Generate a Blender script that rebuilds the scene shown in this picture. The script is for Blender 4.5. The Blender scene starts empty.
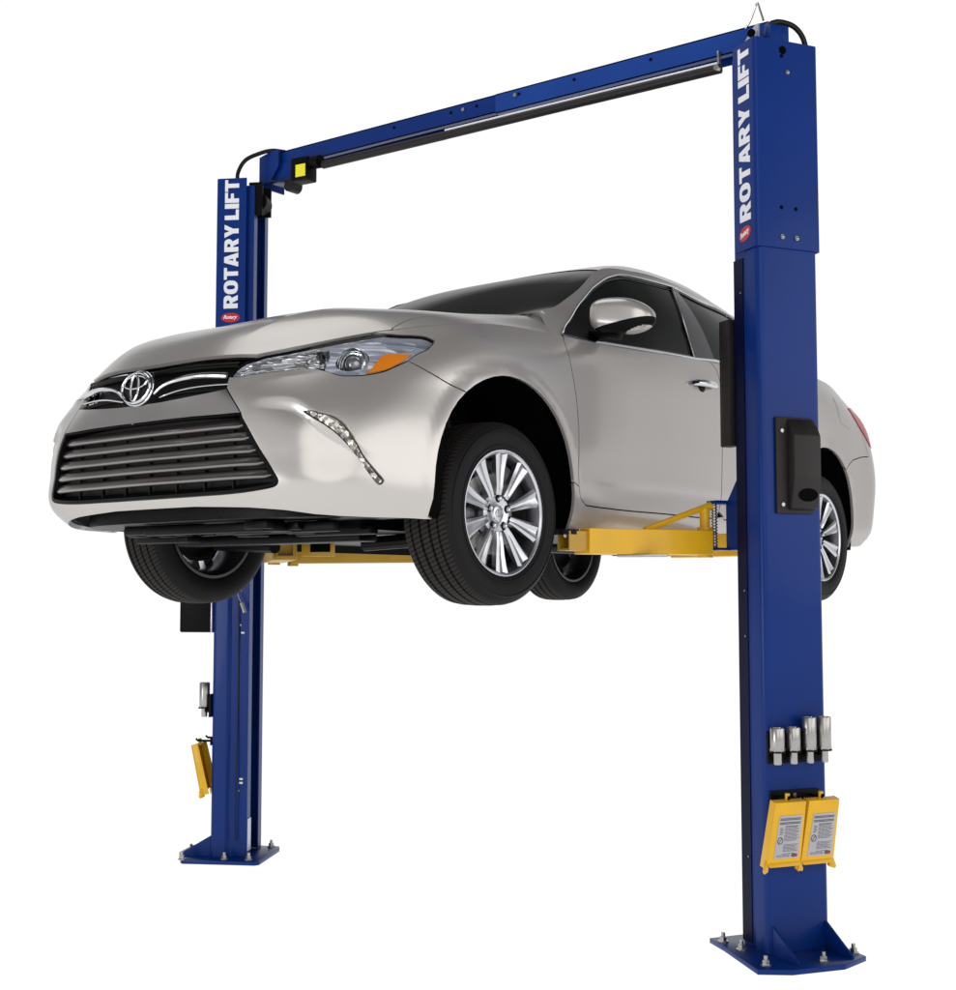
import math, random
import numpy as np
# ---------------------------------------------------------------- smooth body surfaces
# car coordinates: x = towards the car's left side, y = towards the back, z = up from the wheel hubs (metres)
def spline_matrix(t):
    n=len(t); h=np.diff(t); A=np.zeros((n,n)); B=np.zeros((n,n)); A[0,0]=A[-1,-1]=1
    for i in range(1,n-1):
        A[i,i-1]=h[i-1]; A[i,i]=2*(h[i-1]+h[i]); A[i,i+1]=h[i]
        B[i,i-1]=6/h[i-1]; B[i,i]=-6/h[i-1]-6/h[i]; B[i,i+1]=6/h[i]
    return np.linalg.solve(A,B)
def basis(t,M,x):
    x=np.asarray(x,float); n=len(t); i=np.clip(np.searchsorted(t,x,side='right')-1,0,n-2)
    h=t[i+1]-t[i]; a=(t[i+1]-x)/h; b=(x-t[i])/h
    W=np.zeros((len(x),n)); r=np.arange(len(x)); W[r,i]+=a; W[r,i+1]+=b
    return W+((a**3-a)*h*h/6)[:,None]*M[i]+((b**3-b)*h*h/6)[:,None]*M[i+1]
class Patch:
    def __init__(s,G,tu=None,tv=None,disp=None):
        s.G=np.array(G,float); nu,nv,_=s.G.shape
        def knots(axis):
            d=np.linalg.norm(np.diff(s.G,axis=axis),axis=2).mean(axis=1-axis); t=np.concatenate([[0],np.cumsum(d)]); return t/t[-1]
        s.tu=knots(0) if tu is None else np.array(tu,float); s.tv=knots(1) if tv is None else np.array(tv,float)
        s.Mu=spline_matrix(s.tu); s.Mv=spline_matrix(s.tv); s.disp=disp
    def base(s,uv):
        uv=np.asarray(uv,float).reshape(-1,2)
        U=basis(s.tu,s.Mu,uv[:,0]); V=basis(s.tv,s.Mv,uv[:,1])
        T=np.einsum('pi,ijc->pjc',U,s.G); return np.einsum('pj,pjc->pc',V,T)
    def normal_base(s,uv,f=None):
        f=f or s.base; e=1e-3; uv=np.asarray(uv,float).reshape(-1,2)
        a=f(uv+[e,0])-f(uv-[e,0]); b=f(uv+[0,e])-f(uv-[0,e]); n=np.cross(a,b); return n/np.maximum(np.linalg.norm(n,axis=1),1e-12)[:,None]
    def ev(s,uv):
        P=s.base(uv)
        if s.disp is None: return P
        return P+s.disp(P,np.asarray(uv,float).reshape(-1,2))[:,None]*s.normal_base(uv)
    def nrm(s,uv): return s.normal_base(uv,s.ev)
def sstep(x): x=np.clip(x,0,1); return x*x*(3-2*x)

# lower body: one surface wrapping round the whole car; rows run from the bottom edge up to bonnet edge / belt line
F=[ # centre front, going round the left side to the centre of the tail
 [(0,-.79,-.05),(0,-.895,.03),(0,-.925,.14),(0,-.93,.27),(0,-.935,.37),(0,-.925,.44),(0,-.87,.515)],
 [(.25,-.785,-.05),(.25,-.885,.03),(.25,-.915,.14),(.25,-.922,.27),(.25,-.922,.37),(.25,-.91,.44),(.25,-.857,.517)],
 [(.49,-.775,-.05),(.50,-.870,.03),(.50,-.905,.14),(.49,-.905,.27),(.465,-.887,.37),(.445,-.855,.44),(.452,-.805,.513)],
 [(.645,-.72,-.05),(.675,-.815,.03),(.685,-.848,.14),(.67,-.845,.27),(.625,-.82,.37),(.585,-.775,.45),(.56,-.70,.545)],
 [(.76,-.60,-.05),(.79,-.69,.03),(.798,-.71,.14),(.785,-.71,.27),(.745,-.69,.38),(.695,-.635,.485),(.64,-.56,.588)],
 [(.83,-.46,-.05),(.855,-.52,.03),(.862,-.525,.15),(.855,-.52,.28),(.835,-.50,.40),(.79,-.47,.52),(.71,-.42,.625)],
 [(.855,-.34,-.05),(.885,-.37,.03),(.893,-.37,.15),(.89,-.36,.28),(.875,-.35,.42),(.845,-.33,.55),(.755,-.28,.655)],
 [(.87,-.15,-.05),(.895,-.15,.03),(.905,-.15,.15),(.907,-.15,.30),(.902,-.15,.46),(.875,-.15,.60),(.79,-.12,.685)],
 [(.87,.10,-.05),(.90,.10,.03),(.908,.10,.15),(.91,.10,.31),(.908,.10,.48),(.885,.10,.625),(.81,.10,.712)],
 [(.87,.35,-.07),(.90,.35,.03),(.905,.35,.15),(.908,.35,.31),(.908,.35,.49),(.892,.35,.635),(.847,.35,.716)],
 [(.865,.6,-.09),(.895,.6,.02),(.899,.6,.13),(.906,.6,.30),(.910,.6,.49),(.900,.6,.635),(.868,.6,.718)],
 [(.865,1.1,-.09),(.897,1.1,.02),(.900,1.1,.13),(.907,1.1,.30),(.912,1.1,.50),(.905,1.1,.66),(.880,1.1,.741)],
 [(.865,1.6,-.09),(.897,1.6,.02),(.900,1.6,.13),(.907,1.6,.30),(.912,1.6,.52),(.905,1.6,.68),(.879,1.6,.770)],
 [(.865,2.1,-.09),(.897,2.1,.02),(.902,2.1,.13),(.908,2.1,.31),(.912,2.1,.53),(.903,2.1,.70),(.869,2.1,.795)],
 [(.865,2.45,-.08),(.896,2.45,.02),(.904,2.45,.14),(.910,2.45,.32),(.912,2.45,.55),(.898,2.45,.72),(.850,2.45,.828)],
 [(.862,2.775,-.06),(.894,2.775,.03),(.904,2.775,.15),(.910,2.775,.32),(.908,2.775,.57),(.885,2.775,.745),(.825,2.775,.855)],
 [(.85,3.10,-.04),(.88,3.10,.04),(.89,3.10,.15),(.898,3.10,.33),(.893,3.10,.57),(.86,3.10,.74),(.785,3.10,.868)],
 [(.82,3.42,-.03),(.85,3.44,.04),(.86,3.45,.15),(.868,3.45,.33),(.86,3.44,.55),(.82,3.42,.71),(.745,3.38,.825)],
 [(.755,3.59,-.01),(.80,3.64,.05),(.815,3.665,.16),(.825,3.68,.34),(.81,3.65,.54),(.765,3.60,.69),(.685,3.57,.785)],
 [(.50,3.70,0),(.54,3.755,.05),(.55,3.78,.16),(.55,3.785,.34),(.54,3.755,.53),(.50,3.73,.67),(.45,3.71,.77)],
 [(0,3.75,0),(0,3.81,.05),(0,3.84,.16),(0,3.845,.34),(0,3.81,.53),(0,3.78,.67),(0,3.76,.77)]]
def mir(r): return [(-x,y,z) for x,y,z in r]
front=np.array(F,float)
d=np.linalg.norm(np.diff(front,axis=0),axis=2).mean(axis=1); tt=np.concatenate([[0],np.cumsum(d)]); tt/=tt[-1]
EXT=4
stations=[mir(r) for r in F[:0:-1]]+F; tk=list(-tt[:0:-1])+list(tt)
for k in range(1,EXT+1):
    stations.append(mir(F[-1-k])); tk.append(2-tt[-1-k])
pre=[F[-1-k] for k in range(EXT,0,-1)]; tp=[-(2-tt[-1-k]) for k in range(EXT,0,-1)]
stations=pre+stations; tk=tp+tk
FRONT_ARCH=(.008,.085,.408); REAR_ARCH=(2.783,.062,.408)
def skirt_disp(P,uv):
    o=np.zeros(len(P)); side=sstep((np.abs(P[:,0])-.80)/.05)
    for yc,zc,r in (FRONT_ARCH,REAR_ARCH):                       # rolled wheel-arch lips
        dz=P[:,2]-zc; dd=np.where(dz>0,np.hypot(P[:,1]-yc,dz),np.abs(P[:,1]-yc))
        o+=side*.010*sstep(1-(dd-r)/.062)
    # shallow scoop in the lower bumper corners ahead of the fog lamps
    ax=np.abs(P[:,0]); zz=P[:,2]
    top=.362-1.14*.02*np.log1p(np.exp((ax-.668)/.02))
    sc=sstep((ax-.49)/.16)*sstep((.845-ax)/.10)*sstep((zz-.02)/.15)*sstep((top-zz)/.045)
    o-=.024*sc*(P[:,1]<0)
    zl=.398+.20*(ax-.46); o+=.0055*sstep((zz-zl)/.035)*sstep((.485-zz)/.05)*sstep((ax-.43)/.03)*sstep((.69-ax)/.10)*(P[:,1]<0)
    # crease line along the lower doors
    o-=sstep((ax-.86)/.02)*.006*np.exp(-((P[:,2]-.115)/.035)**2)*sstep((P[:,1]-.45)/.2)*sstep((2.5-P[:,1])/.3)
    return o
skirt=Patch(stations,tu=tk,disp=skirt_disp)

def half(rows): # columns given centre -> left edge; mirrored to a full-width patch
    return [[(-x,y,z) for x,y,z in r[:0:-1]]+list(r) for r in rows]
def sym_knots(G):
    G=np.array(G,float); d=np.linalg.norm(np.diff(G,axis=1),axis=2).mean(axis=0); t=np.concatenate([[0],np.cumsum(d)]); return list(2*t/t[-1]-1)
HOOD=half([
 [(0,-.87,.515),(.15,-.866,.517),(.28,-.852,.518),(.37,-.832,.517),(.452,-.805,.513)],
 [(0,-.76,.618),(.19,-.755,.618),(.35,-.74,.610),(.46,-.72,.585),(.56,-.70,.545)],
 [(0,-.58,.697),(.22,-.58,.699),(.41,-.57,.690),(.54,-.56,.655),(.64,-.56,.588)],
 [(0,-.42,.738),(.24,-.42,.741),(.46,-.42,.730),(.60,-.42,.692),(.71,-.42,.625)],
 [(0,-.28,.752),(.25,-.28,.757),(.48,-.28,.750),(.63,-.28,.719),(.755,-.28,.655)],
 [(0,-.12,.765),(.25,-.12,.771),(.50,-.12,.768),(.66,-.12,.741),(.79,-.12,.685)],
 [(0,.10,.780),(.26,.10,.786),(.51,.10,.788),(.67,.10,.768),(.81,.10,.712)],
 [(0,.35,.795),(.27,.35,.806),(.53,.35,.820),(.70,.35,.800),(.847,.35,.716)],
 [(0,.58,.84),(.27,.58,.85),(.54,.58,.858),(.72,.56,.825),(.864,.55,.718)]])
def hood_disp(P,uv):   # two raised character lines running back from the grille corners
    ax=np.abs(P[:,0]); xc=.335+.235*np.clip((P[:,1]+.85)/1.2,0,1)**.8; t=ax-xc
    f=sstep((P[:,1]+.84)/.25)*sstep((.45-P[:,1])/.3)
    return -.005*f*np.where(t>0,np.exp(-np.maximum(t,0)/.10),np.exp(-(t/.03)**2))
hood=Patch(HOOD,tv=sym_knots(HOOD),disp=hood_disp)
WS=half([
 [(0,.20,.795),(.30,.24,.795),(.56,.36,.812),(.72,.46,.835)],
 [(0,.48,.945),(.29,.51,.935),(.54,.59,.918),(.69,.66,.905)],
 [(0,.75,1.065),(.28,.77,1.055),(.51,.82,1.02),(.655,.82,.99)],
 [(0,1.02,1.155),(.27,1.02,1.145),(.485,1.01,1.105),(.62,.97,1.08)],
 [(0,1.32,1.240),(.265,1.29,1.226),(.465,1.19,1.185),(.60,1.08,1.142)]])
windscreen=Patch(WS,tv=sym_knots(WS))
ROOF=half([
 [(0,1.32,1.240),(.265,1.29,1.226),(.465,1.19,1.185),(.60,1.08,1.142)],
 [(0,1.52,1.286),(.265,1.50,1.277),(.47,1.44,1.250),(.595,1.36,1.190)],
 [(0,1.85,1.306),(.265,1.84,1.30),(.475,1.80,1.275),(.59,1.75,1.206)],
 [(0,2.20,1.293),(.26,2.20,1.287),(.465,2.18,1.262),(.58,2.15,1.188)],
 [(0,2.50,1.230),(.255,2.50,1.222),(.45,2.50,1.198),(.565,2.50,1.142)]])
roof=Patch(ROOF,tv=sym_knots(ROOF))
RG=half([
 [(0,2.50,1.230),(.255,2.50,1.222),(.45,2.50,1.198),(.565,2.50,1.142)],
 [(0,2.82,1.115),(.27,2.82,1.108),(.48,2.80,1.085),(.60,2.78,1.03)],
 [(0,3.12,.965),(.29,3.11,.96),(.52,3.09,.945),(.66,3.06,.915)]])
backlight=Patch(RG,tv=sym_knots(RG))
TR=half([
 [(0,3.12,.965),(.29,3.11,.96),(.52,3.09,.945),(.66,3.06,.915),(.785,3.10,.868)],
 [(0,3.40,.925),(.29,3.40,.92),(.52,3.38,.905),(.65,3.36,.875),(.745,3.38,.825)],
 [(0,3.62,.89),(.28,3.61,.885),(.46,3.58,.87),(.57,3.56,.84),(.66,3.58,.785)],
 [(0,3.76,.77),(.26,3.75,.77),(.35,3.735,.77),(.40,3.72,.77),(.45,3.71,.77)]])
trunk=Patch(TR,tv=sym_knots(TR))
def sidecol(b,t,bulge=.022):
    b=np.array(b,float); t=np.array(t,float); out=[]
    for k in (0,.33,.67,.9,1):
        p=b+(t-b)*k; w=math.sin(math.pi*min(k,1))*bulge; p=p+np.array([.83*w,0,.55*w]); out.append(tuple(p))
    return out
GH=[sidecol((.847,.35,.716),(.72,.46,.835),.004),sidecol((.862,.50,.715),(.70,.58,.873),.008),sidecol((.872,.70,.722),(.675,.73,.945),.014),
 sidecol((.876,.88,.730),(.64,.89,1.03),.018),sidecol((.880,1.10,.741),(.60,1.08,1.140)),sidecol((.880,1.35,.755),(.595,1.36,1.190)),
 sidecol((.879,1.65,.773),(.59,1.75,1.206)),sidecol((.869,2.1,.795),(.58,2.15,1.188)),sidecol((.850,2.45,.828),(.565,2.50,1.142)),
 sidecol((.825,2.775,.855),(.60,2.78,1.03)),sidecol((.785,3.10,.868),(.66,3.06,.915),.006)]
cabin=Patch(GH)

# panel outlines on the body surfaces (u, v)
LINES={"grille_side": [[0.08149, 0.99115], [0.07603, 0.95199], [0.07238, 0.91107], [0.07085, 0.8412]],
 "band_top": [[0.0706, 0.73562], [0.06092, 0.71833], [0.04911, 0.70426], [0.03616, 0.69009], [0.018, 0.67517]],
 "band_side": [[0.07085, 0.8412], [0.07097, 0.73527], [0.07571, 0.62656], [0.08054, 0.52217]],
 "slat_top": [[0.08054, 0.52217], [0.06503, 0.52057], [0.04528, 0.52498], [0.02644, 0.52485]],
 "open_side": [[0.08054, 0.52217], [0.08141, 0.48598], [0.08946, 0.32304], [0.09519, 0.2372], [0.09881, 0.18758], [0.09923, 0.1758], [0.09785, 0.16073], [0.09302, 0.15052], [0.07856, 0.1392], [0.06253, 0.13413], [0.046, 0.1335], [0.02997, 0.13221]],
 "headlight_top": [[0.07085, 0.8412], [0.07238, 0.91107], [0.07577, 0.95577], [0.08156, 0.99105]],
 "headlight_tip": [[0.17655, 0.96461], [0.18411, 0.95549], [0.19095, 0.94114], [0.19485, 0.91937], [0.19567, 0.90683], [0.18981, 0.87198], [0.1815, 0.85101], [0.17546, 0.82225]],
 "headlight_low": [[0.17546, 0.82225], [0.16699, 0.79727], [0.16132, 0.77891], [0.1531, 0.76675], [0.14523, 0.7659], [0.1374, 0.77613], [0.13145, 0.80702], [0.12528, 0.83499], [0.1197, 0.84732], [0.10973, 0.85228], [0.09812, 0.8514], [0.08258, 0.83935], [0.07085, 0.8412]],
 "seam_bumper": [[0.17546, 0.82225], [0.1855, 0.76897], [0.19807, 0.70761], [0.20967, 0.64912]],
 "bumper_bottom": [[0.19152, 0.02765], [0.17338, 0.01843], [0.14373, 0.0178], [0.12625, 0.0218], [0.11278, 0.03054], [0.09668, 0.05181], [0.07571, 0.0688], [0.05671, 0.0774], [0.03671, 0.08504]],
 "fog": [[0.11596, 0.53177], [0.12076, 0.52152], [0.12547, 0.51469], [0.1324, 0.49034], [0.13759, 0.4362], [0.14139, 0.37025], [0.14577, 0.29292], [0.15197, 0.23491], [0.1576, 0.19368], [0.15867, 0.1824], [0.157, 0.17062], [0.15397, 0.17784], [0.14732, 0.23835], [0.14002, 0.31928], [0.13286, 0.3878], [0.12614, 0.44151], [0.12077, 0.48446]],
 "blinker": [[0.15178, 0.78275], [0.16063, 0.86832], [0.16496, 0.87924], [0.17866, 0.86042], [0.17102, 0.8221], [0.16264, 0.79257]],
 "projector": [[0.14387, 0.87174]],
 "beam": [[0.12335, 0.91316]],
 "door_front": [[0.32339, 0.96121], [0.32226, 0.88451], [0.32375, 0.77301], [0.32725, 0.66688], [0.33015, 0.52841], [0.33125, 0.41095], [0.33145, 0.2705], [0.33352, 0.1922], [0.34052, 0.15756]],
 "door_low": [[0.37041, 0.1609], [0.42222, 0.15675], [0.4792, 0.15166], [0.50693, 0.1507], [0.51874, 0.16152], [0.52491, 0.19588], [0.52942, 0.26889], [0.52856, 0.42919], [0.52808, 0.57124], [0.52817, 0.75655], [0.527, 0.86583], [0.52584, 0.94524]],
 "handle": [[0.48965, 0.81638], [0.52623, 0.82323], [0.50679, 0.81633]],
 "arch_front": [[0.18698, 0.04088], [0.19095, 0.12435], [0.19154, 0.18687], [0.19167, 0.24651], [0.19269, 0.3142], [0.1948, 0.39209], [0.19797, 0.4709], [0.2023, 0.53893], [0.20778, 0.59301], [0.21427, 0.63359], [0.2216, 0.66247], [0.22958, 0.68209], [0.23798, 0.69478], [0.2466, 0.7012], [0.25532, 0.70109], [0.26405, 0.6938], [0.27273, 0.67852], [0.2812, 0.65486], [0.28926, 0.62328], [0.29673, 0.58441], [0.30348, 0.53901], [0.3094, 0.48804], [0.31438, 0.43274], [0.31834, 0.37435], [0.3212, 0.31376], [0.32294, 0.25148], [0.32352, 0.18899], [0.32288, 0.11437], [0.32158, 0.04503]],
 "arch_rear": [[0.65367, 0.05471], [0.65233, 0.12458], [0.65234, 0.17331], [0.65294, 0.23531], [0.65469, 0.29521], [0.65757, 0.35111], [0.66153, 0.40254], [0.66651, 0.44887], [0.67243, 0.4892], [0.67917, 0.52304], [0.68663, 0.55021], [0.69467, 0.57072], [0.70316, 0.58471], [0.71194, 0.59236], [0.72087, 0.59387], [0.72979, 0.58934], [0.73856, 0.5789], [0.74702, 0.56262], [0.75506, 0.54052], [0.76252, 0.51264], [0.76928, 0.47896], [0.7752, 0.43924], [0.78015, 0.39326], [0.78403, 0.3412], [0.7868, 0.28351], [0.7885, 0.22113], [0.78915, 0.15433], [0.78835, 0.06723]],
 "fender_rocker": [[0.31648, 0.22197], [0.33109, 0.23229]],
 "rear_door_low": [[0.53233, 0.15215], [0.58937, 0.15221], [0.62631, 0.1713], [0.64311, 0.21891], [0.65655, 0.35335], [0.66494, 0.49878], [0.68175, 0.62808], [0.70023, 0.7325], [0.70696, 0.83263], [0.70706, 0.93173]],
 "rear_door_front": [[0.53099, 0.17105], [0.53368, 0.27432], [0.53401, 0.60984], [0.53267, 0.78239], [0.52814, 0.8826], [0.52227, 0.9649]],
 "bumper_rear_seam": [[0.76734, 0.50217], [0.79112, 0.56301], [0.81706, 0.59706], [0.83784, 0.61608]],
 "tail": [[0.80933, 0.88235], [0.83846, 0.92969], [0.86818, 0.92452], [0.87873, 0.82669], [0.86686, 0.6813], [0.84826, 0.68677], [0.82289, 0.7895]],
 "fuel": [[0.76055, 0.88533], [0.78984, 0.88087], [0.79317, 0.8662], [0.79183, 0.74159], [0.78933, 0.7251], [0.7658, 0.73232], [0.76244, 0.74652]],
 "utop": {"hl": 0.17492, "tip": 0.20139, "door": 0.32591, "shut": 0.51956, "shut2": 0.70732, "rear": 0.83332, "trunk": 0.774}, "ubot": {"af": 0.18372, "ar": 0.32156, "bf": 0.65368, "br": 0.78857}, "dlo": [[0.023, 0.0], [0.04458, 0.38307], [0.10225, 0.73605], [0.17675, 0.87271], [0.23138, 0.87585], [0.27872, 0.88626], [0.3149, 0.90796], [0.3514, 0.90661], [0.40711, 0.90516], [0.44938, 0.9065], [0.49144, 0.90977], [0.56703, 0.84844], [0.65818, 0.87225], [0.71672, 0.87188], [0.74779, 0.7237], [0.80271, 0.58866], [0.84259, 0.39323], [0.86253, 0.14012], [0.84556, 0.06735], [0.77167, 0.04836], [0.643, 0.04625], [0.52709, 0.0], [0.48449, 0.01724], [0.4105, 0.00342], [0.26643, 0.01271], [0.15932, 0.01328], [0.09438, 0.00987]],
 "pillar": [[0.47543, 0.89921], [0.50383, 0.89868], [0.51431, 0.77943], [0.50417, 0.64485], [0.48843, 0.35155], [0.48653, 0.02365], [0.40187, 0.01343], [0.42297, 0.36173]],
 "pillar_f": [[0.46851, 0.90847], [0.48648, 0.90219], [0.48843, 0.35155], [0.48653, 0.02365], [0.40187, 0.01343], [0.4256, 0.42046]],
 "sail": [[0.02626, 0.03853], [0.04472, 0.36095], [0.10962, 0.73896], [0.15461, 0.82506], [0.11212, 0.50781], [0.0784, 0.00534]],
 "hoodgap": [[0.35021, 0.9825], [0.39819, 0.93448], [0.45187, 0.90123], [0.55311, 0.86578], [0.65317, 0.85624], [0.7259, 0.84597], [0.78574, 0.82488], [0.8397, 0.79295]]}

import bpy, bmesh
from mathutils import Vector, Matrix
from mathutils.geometry import delaunay_2d_cdt
R=math.radians
scene=bpy.context.scene; COL=scene.collection
random.seed(4); rng=np.random.default_rng(4)
# ---------------------------------------------------------------- materials
def mat(name,col,rough=.5,metal=0.,coat=0.,coat_rough=.03,spec=.5,bump=None,noise=None,emit=None):
    m=bpy.data.materials.new(name); m.use_nodes=True; nt=m.node_tree; b=nt.nodes['Principled BSDF']
    b.inputs['Base Color'].default_value=(*col,1); b.inputs['Roughness'].default_value=rough; b.inputs['Metallic'].default_value=metal
    b.inputs['Coat Weight'].default_value=coat; b.inputs['Coat Roughness'].default_value=coat_rough; b.inputs['Specular IOR Level'].default_value=spec
    tc=nt.nodes.new('ShaderNodeTexCoord')
    if noise:   # (scale, amount, roughness amount): slight tonal and gloss variation of the real surface
        n=nt.nodes.new('ShaderNodeTexNoise'); n.inputs['Scale'].default_value=noise[0]; n.inputs['Detail'].default_value=5; nt.links.new(tc.outputs['Object'],n.inputs['Vector'])
        mx=nt.nodes.new('ShaderNodeMix'); mx.data_type='RGBA'; mx.inputs[6].default_value=(*[c*(1-noise[1]) for c in col],1); mx.inputs[7].default_value=(*[min(1,c*(1+noise[1])) for c in col],1)
        nt.links.new(n.outputs['Fac'],mx.inputs[0]); nt.links.new(mx.outputs[2],b.inputs['Base Color'])
        mr=nt.nodes.new('ShaderNodeMapRange'); mr.inputs['To Min'].default_value=max(0,rough-noise[2]); mr.inputs['To Max'].default_value=rough+noise[2]
        nt.links.new(n.outputs['Fac'],mr.inputs['Value']); nt.links.new(mr.outputs['Result'],b.inputs['Roughness'])
    if bump:    # (scale, strength, distance)
        n=nt.nodes.new('ShaderNodeTexNoise'); n.inputs['Scale'].default_value=bump[0]; n.inputs['Detail'].default_value=4; nt.links.new(tc.outputs['Object'],n.inputs['Vector'])
        bp=nt.nodes.new('ShaderNodeBump'); bp.inputs['Strength'].default_value=bump[1]; bp.inputs['Distance'].default_value=bump[2]
        nt.links.new(n.outputs['Fac'],bp.inputs['Height']); nt.links.new(bp.outputs['Normal'],b.inputs['Normal'])
    if emit: b.inputs['Emission Color'].default_value=(*emit[0],1); b.inputs['Emission Strength'].default_value=emit[1]
    return m
M={}
M['paint']=mat('silver car paint',(.54,.515,.492),.28,.62,.35,.03,spec=.3)
M['paint'].node_tree.nodes['Principled BSDF'].inputs['Specular Tint'].default_value=(.42,.42,.43,1)
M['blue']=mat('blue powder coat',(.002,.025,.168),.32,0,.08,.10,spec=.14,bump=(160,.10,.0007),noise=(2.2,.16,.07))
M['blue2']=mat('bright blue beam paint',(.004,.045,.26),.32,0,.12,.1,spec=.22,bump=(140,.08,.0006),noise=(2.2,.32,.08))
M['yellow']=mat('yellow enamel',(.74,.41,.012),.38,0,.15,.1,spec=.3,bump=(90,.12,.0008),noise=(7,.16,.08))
M['ochre']=mat('ochre enamel',(.44,.25,.014),.45,0,.1,.2,bump=(90,.15,.0008),noise=(9,.2,.08))  # darker, browner version of the yellow
M['navy']=mat('navy painted shade',(.0015,.003,.026),.4,spec=.10)
M['black']=mat('black plastic',(.0025,.0025,.0025),.48,spec=.09,bump=(220,.12,.0006),noise=(5,.2,.06))
M['housing']=mat('textured black housing',(.014,.011,.011),.5,spec=.3,bump=(260,.25,.0008),noise=(30,.35,.08))
M['under']=mat('dark underbody',(.0012,.0013,.0018),.42,spec=.11,bump=(60,.35,.003),noise=(7,.3,.10))
M['gap']=mat('dark inner structure',(.001,.001,.001),.8,spec=.05)
M['gloss']=mat('gloss black pillar',(.003,.0035,.010),.15,0,.15,spec=.3)
M['chrome']=mat('chrome',(.62,.63,.65),.10,1.)
M['satin']=mat('satin silver grille trim',(.34,.32,.315),.24,.9,.5,.08)
M['slat']=mat('dark satin slat',(.22,.205,.20),.27,.9,.3,.08)
M['mesh']=mat('black grille backing',(.006,.0045,.004),.5,spec=.2,bump=(180,.2,.001))
M['rubber']=mat('tyre rubber',(.0060,.0060,.0068),.55,spec=.16,bump=(120,.10,.0006),noise=(20,.3,.08))
M['alloy']=mat('machined alloy',(.60,.61,.64),.26,.92,.3,.08)
M['alloydark']=mat('dark alloy barrel',(.10,.10,.11),.35,.9)
M['steel']=mat('zinc plated steel',(.40,.39,.375),.28,.95,bump=(60,.2,.0008),noise=(25,.25,.12))
M['white']=mat('white lettering',(.82,.83,.86),.45)
M['red']=mat('red enamel badge',(.45,.012,.02),.35)
M['label']=mat('pale grey label',(.40,.40,.43),.5,noise=(14,.12,.05))
M['ink']=mat('dark label ink',(.04,.04,.05),.6)
M['warn']=mat('yellow warning sticker',(.85,.80,.02),.5)
M['amber']=mat('amber lens',(1.0,.30,.008),.2,0,.6,.02,bump=(120,.5,.002))
M['redlens']=mat('red lens',(.36,.006,.012),.25,0,.0,.02,spec=.2,bump=(90,.4,.002))
M['reflector']=mat('facetted lamp reflector',(.72,.73,.76),.12,1.,bump=(110,1.,.010))
M['reflector2']=mat('lamp housing',(.72,.75,.84),.28,.55,bump=(34,.9,.014))
def facet_mat(name,col,scale,dist,stretch=(1,1,1),dark=(.30,.295,.29),metal=.85):
    m=mat(name,col,.14,metal); nt=m.node_tree; b_=nt.nodes['Principled BSDF']; tc=nt.nodes.new('ShaderNodeTexCoord')
    v=nt.nodes.new('ShaderNodeTexVoronoi'); v.inputs['Scale'].default_value=scale; mp_=nt.nodes.new('ShaderNodeMapping'); mp_.inputs['Scale'].default_value=stretch; nt.links.new(tc.outputs['Object'],mp_.inputs['Vector']); nt.links.new(mp_.outputs[0],v.inputs['Vector'])
    bp=nt.nodes.new('ShaderNodeBump'); bp.inputs['Distance'].default_value=dist; nt.links.new(v.outputs['Distance'],bp.inputs['Height']); nt.links.new(bp.outputs['Normal'],b_.inputs['Normal'])
    cr=nt.nodes.new('ShaderNodeValToRGB'); cr.color_ramp.elements[0].color=(*dark,1); cr.color_ramp.elements[1].color=(*col,1); cr.color_ramp.elements[0].position=.25; cr.color_ramp.elements[1].position=.6
    nt.links.new(v.outputs['Color'],cr.inputs[0]); nt.links.new(cr.outputs[0],b_.inputs['Base Color']); return m
M['facets']=facet_mat('pressed chrome reflector',(.96,.96,.98),34,.010,(1,1,3.2),(.20,.20,.21),.5)
M['reflector2']=facet_mat('lamp housing facets',(.80,.84,.95),9,.012,(1,1,4.5),(.45,.48,.58),.35)
M['fogfacets']=facet_mat('fog lamp facets',(.85,.82,.74),46,.016)
M['lens']=mat('projector lens',(.30,.31,.33),.04,.6,1.,.01)
M['seat']=mat('grey seat fabric',(.02,.02,.02),.9)
M['cable']=mat('black cable',(.004,.004,.004),.4,spec=.25)
M['aluplate']=mat('brushed plate',(.45,.46,.55),.35,.8)
def glass(name,tint,transp):
    m=bpy.data.materials.new(name); m.use_nodes=True; nt=m.node_tree; nt.nodes.clear()
    o=nt.nodes.new('ShaderNodeOutputMaterial'); g=nt.nodes.new('ShaderNodeBsdfGlossy'); g.inputs['Roughness'].default_value=.02
    t=nt.nodes.new('ShaderNodeBsdfTransparent'); t.inputs['Color'].default_value=(*tint,1)
    d=nt.nodes.new('ShaderNodeBsdfDiffuse'); d.inputs['Color'].default_value=(.006,.007,.007,1)
    a=nt.nodes.new('ShaderNodeMixShader'); a.inputs[0].default_value=transp; nt.links.new(d.outputs[0],a.inputs[1]); nt.links.new(t.outputs[0],a.inputs[2])
    f=nt.nodes.new('ShaderNodeFresnel'); f.inputs['IOR'].default_value=1.40
    b=nt.nodes.new('ShaderNodeMixShader'); fm=nt.nodes.new('ShaderNodeMath'); fm.operation='MULTIPLY'; fm.inputs[1].default_value=.5; nt.links.new(f.outputs[0],fm.inputs[0]); nt.links.new(fm.outputs[0],b.inputs[0]); nt.links.new(a.outputs[0],b.inputs[1]); nt.links.new(g.outputs[0],b.inputs[2])
    nt.links.new(b.outputs[0],o.inputs['Surface']); return m
M['window']=glass('tinted window glass',(.18,.21,.20),.30)
M['clear']=glass('clear lamp cover',(.96,.97,.98),1.0)
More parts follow.
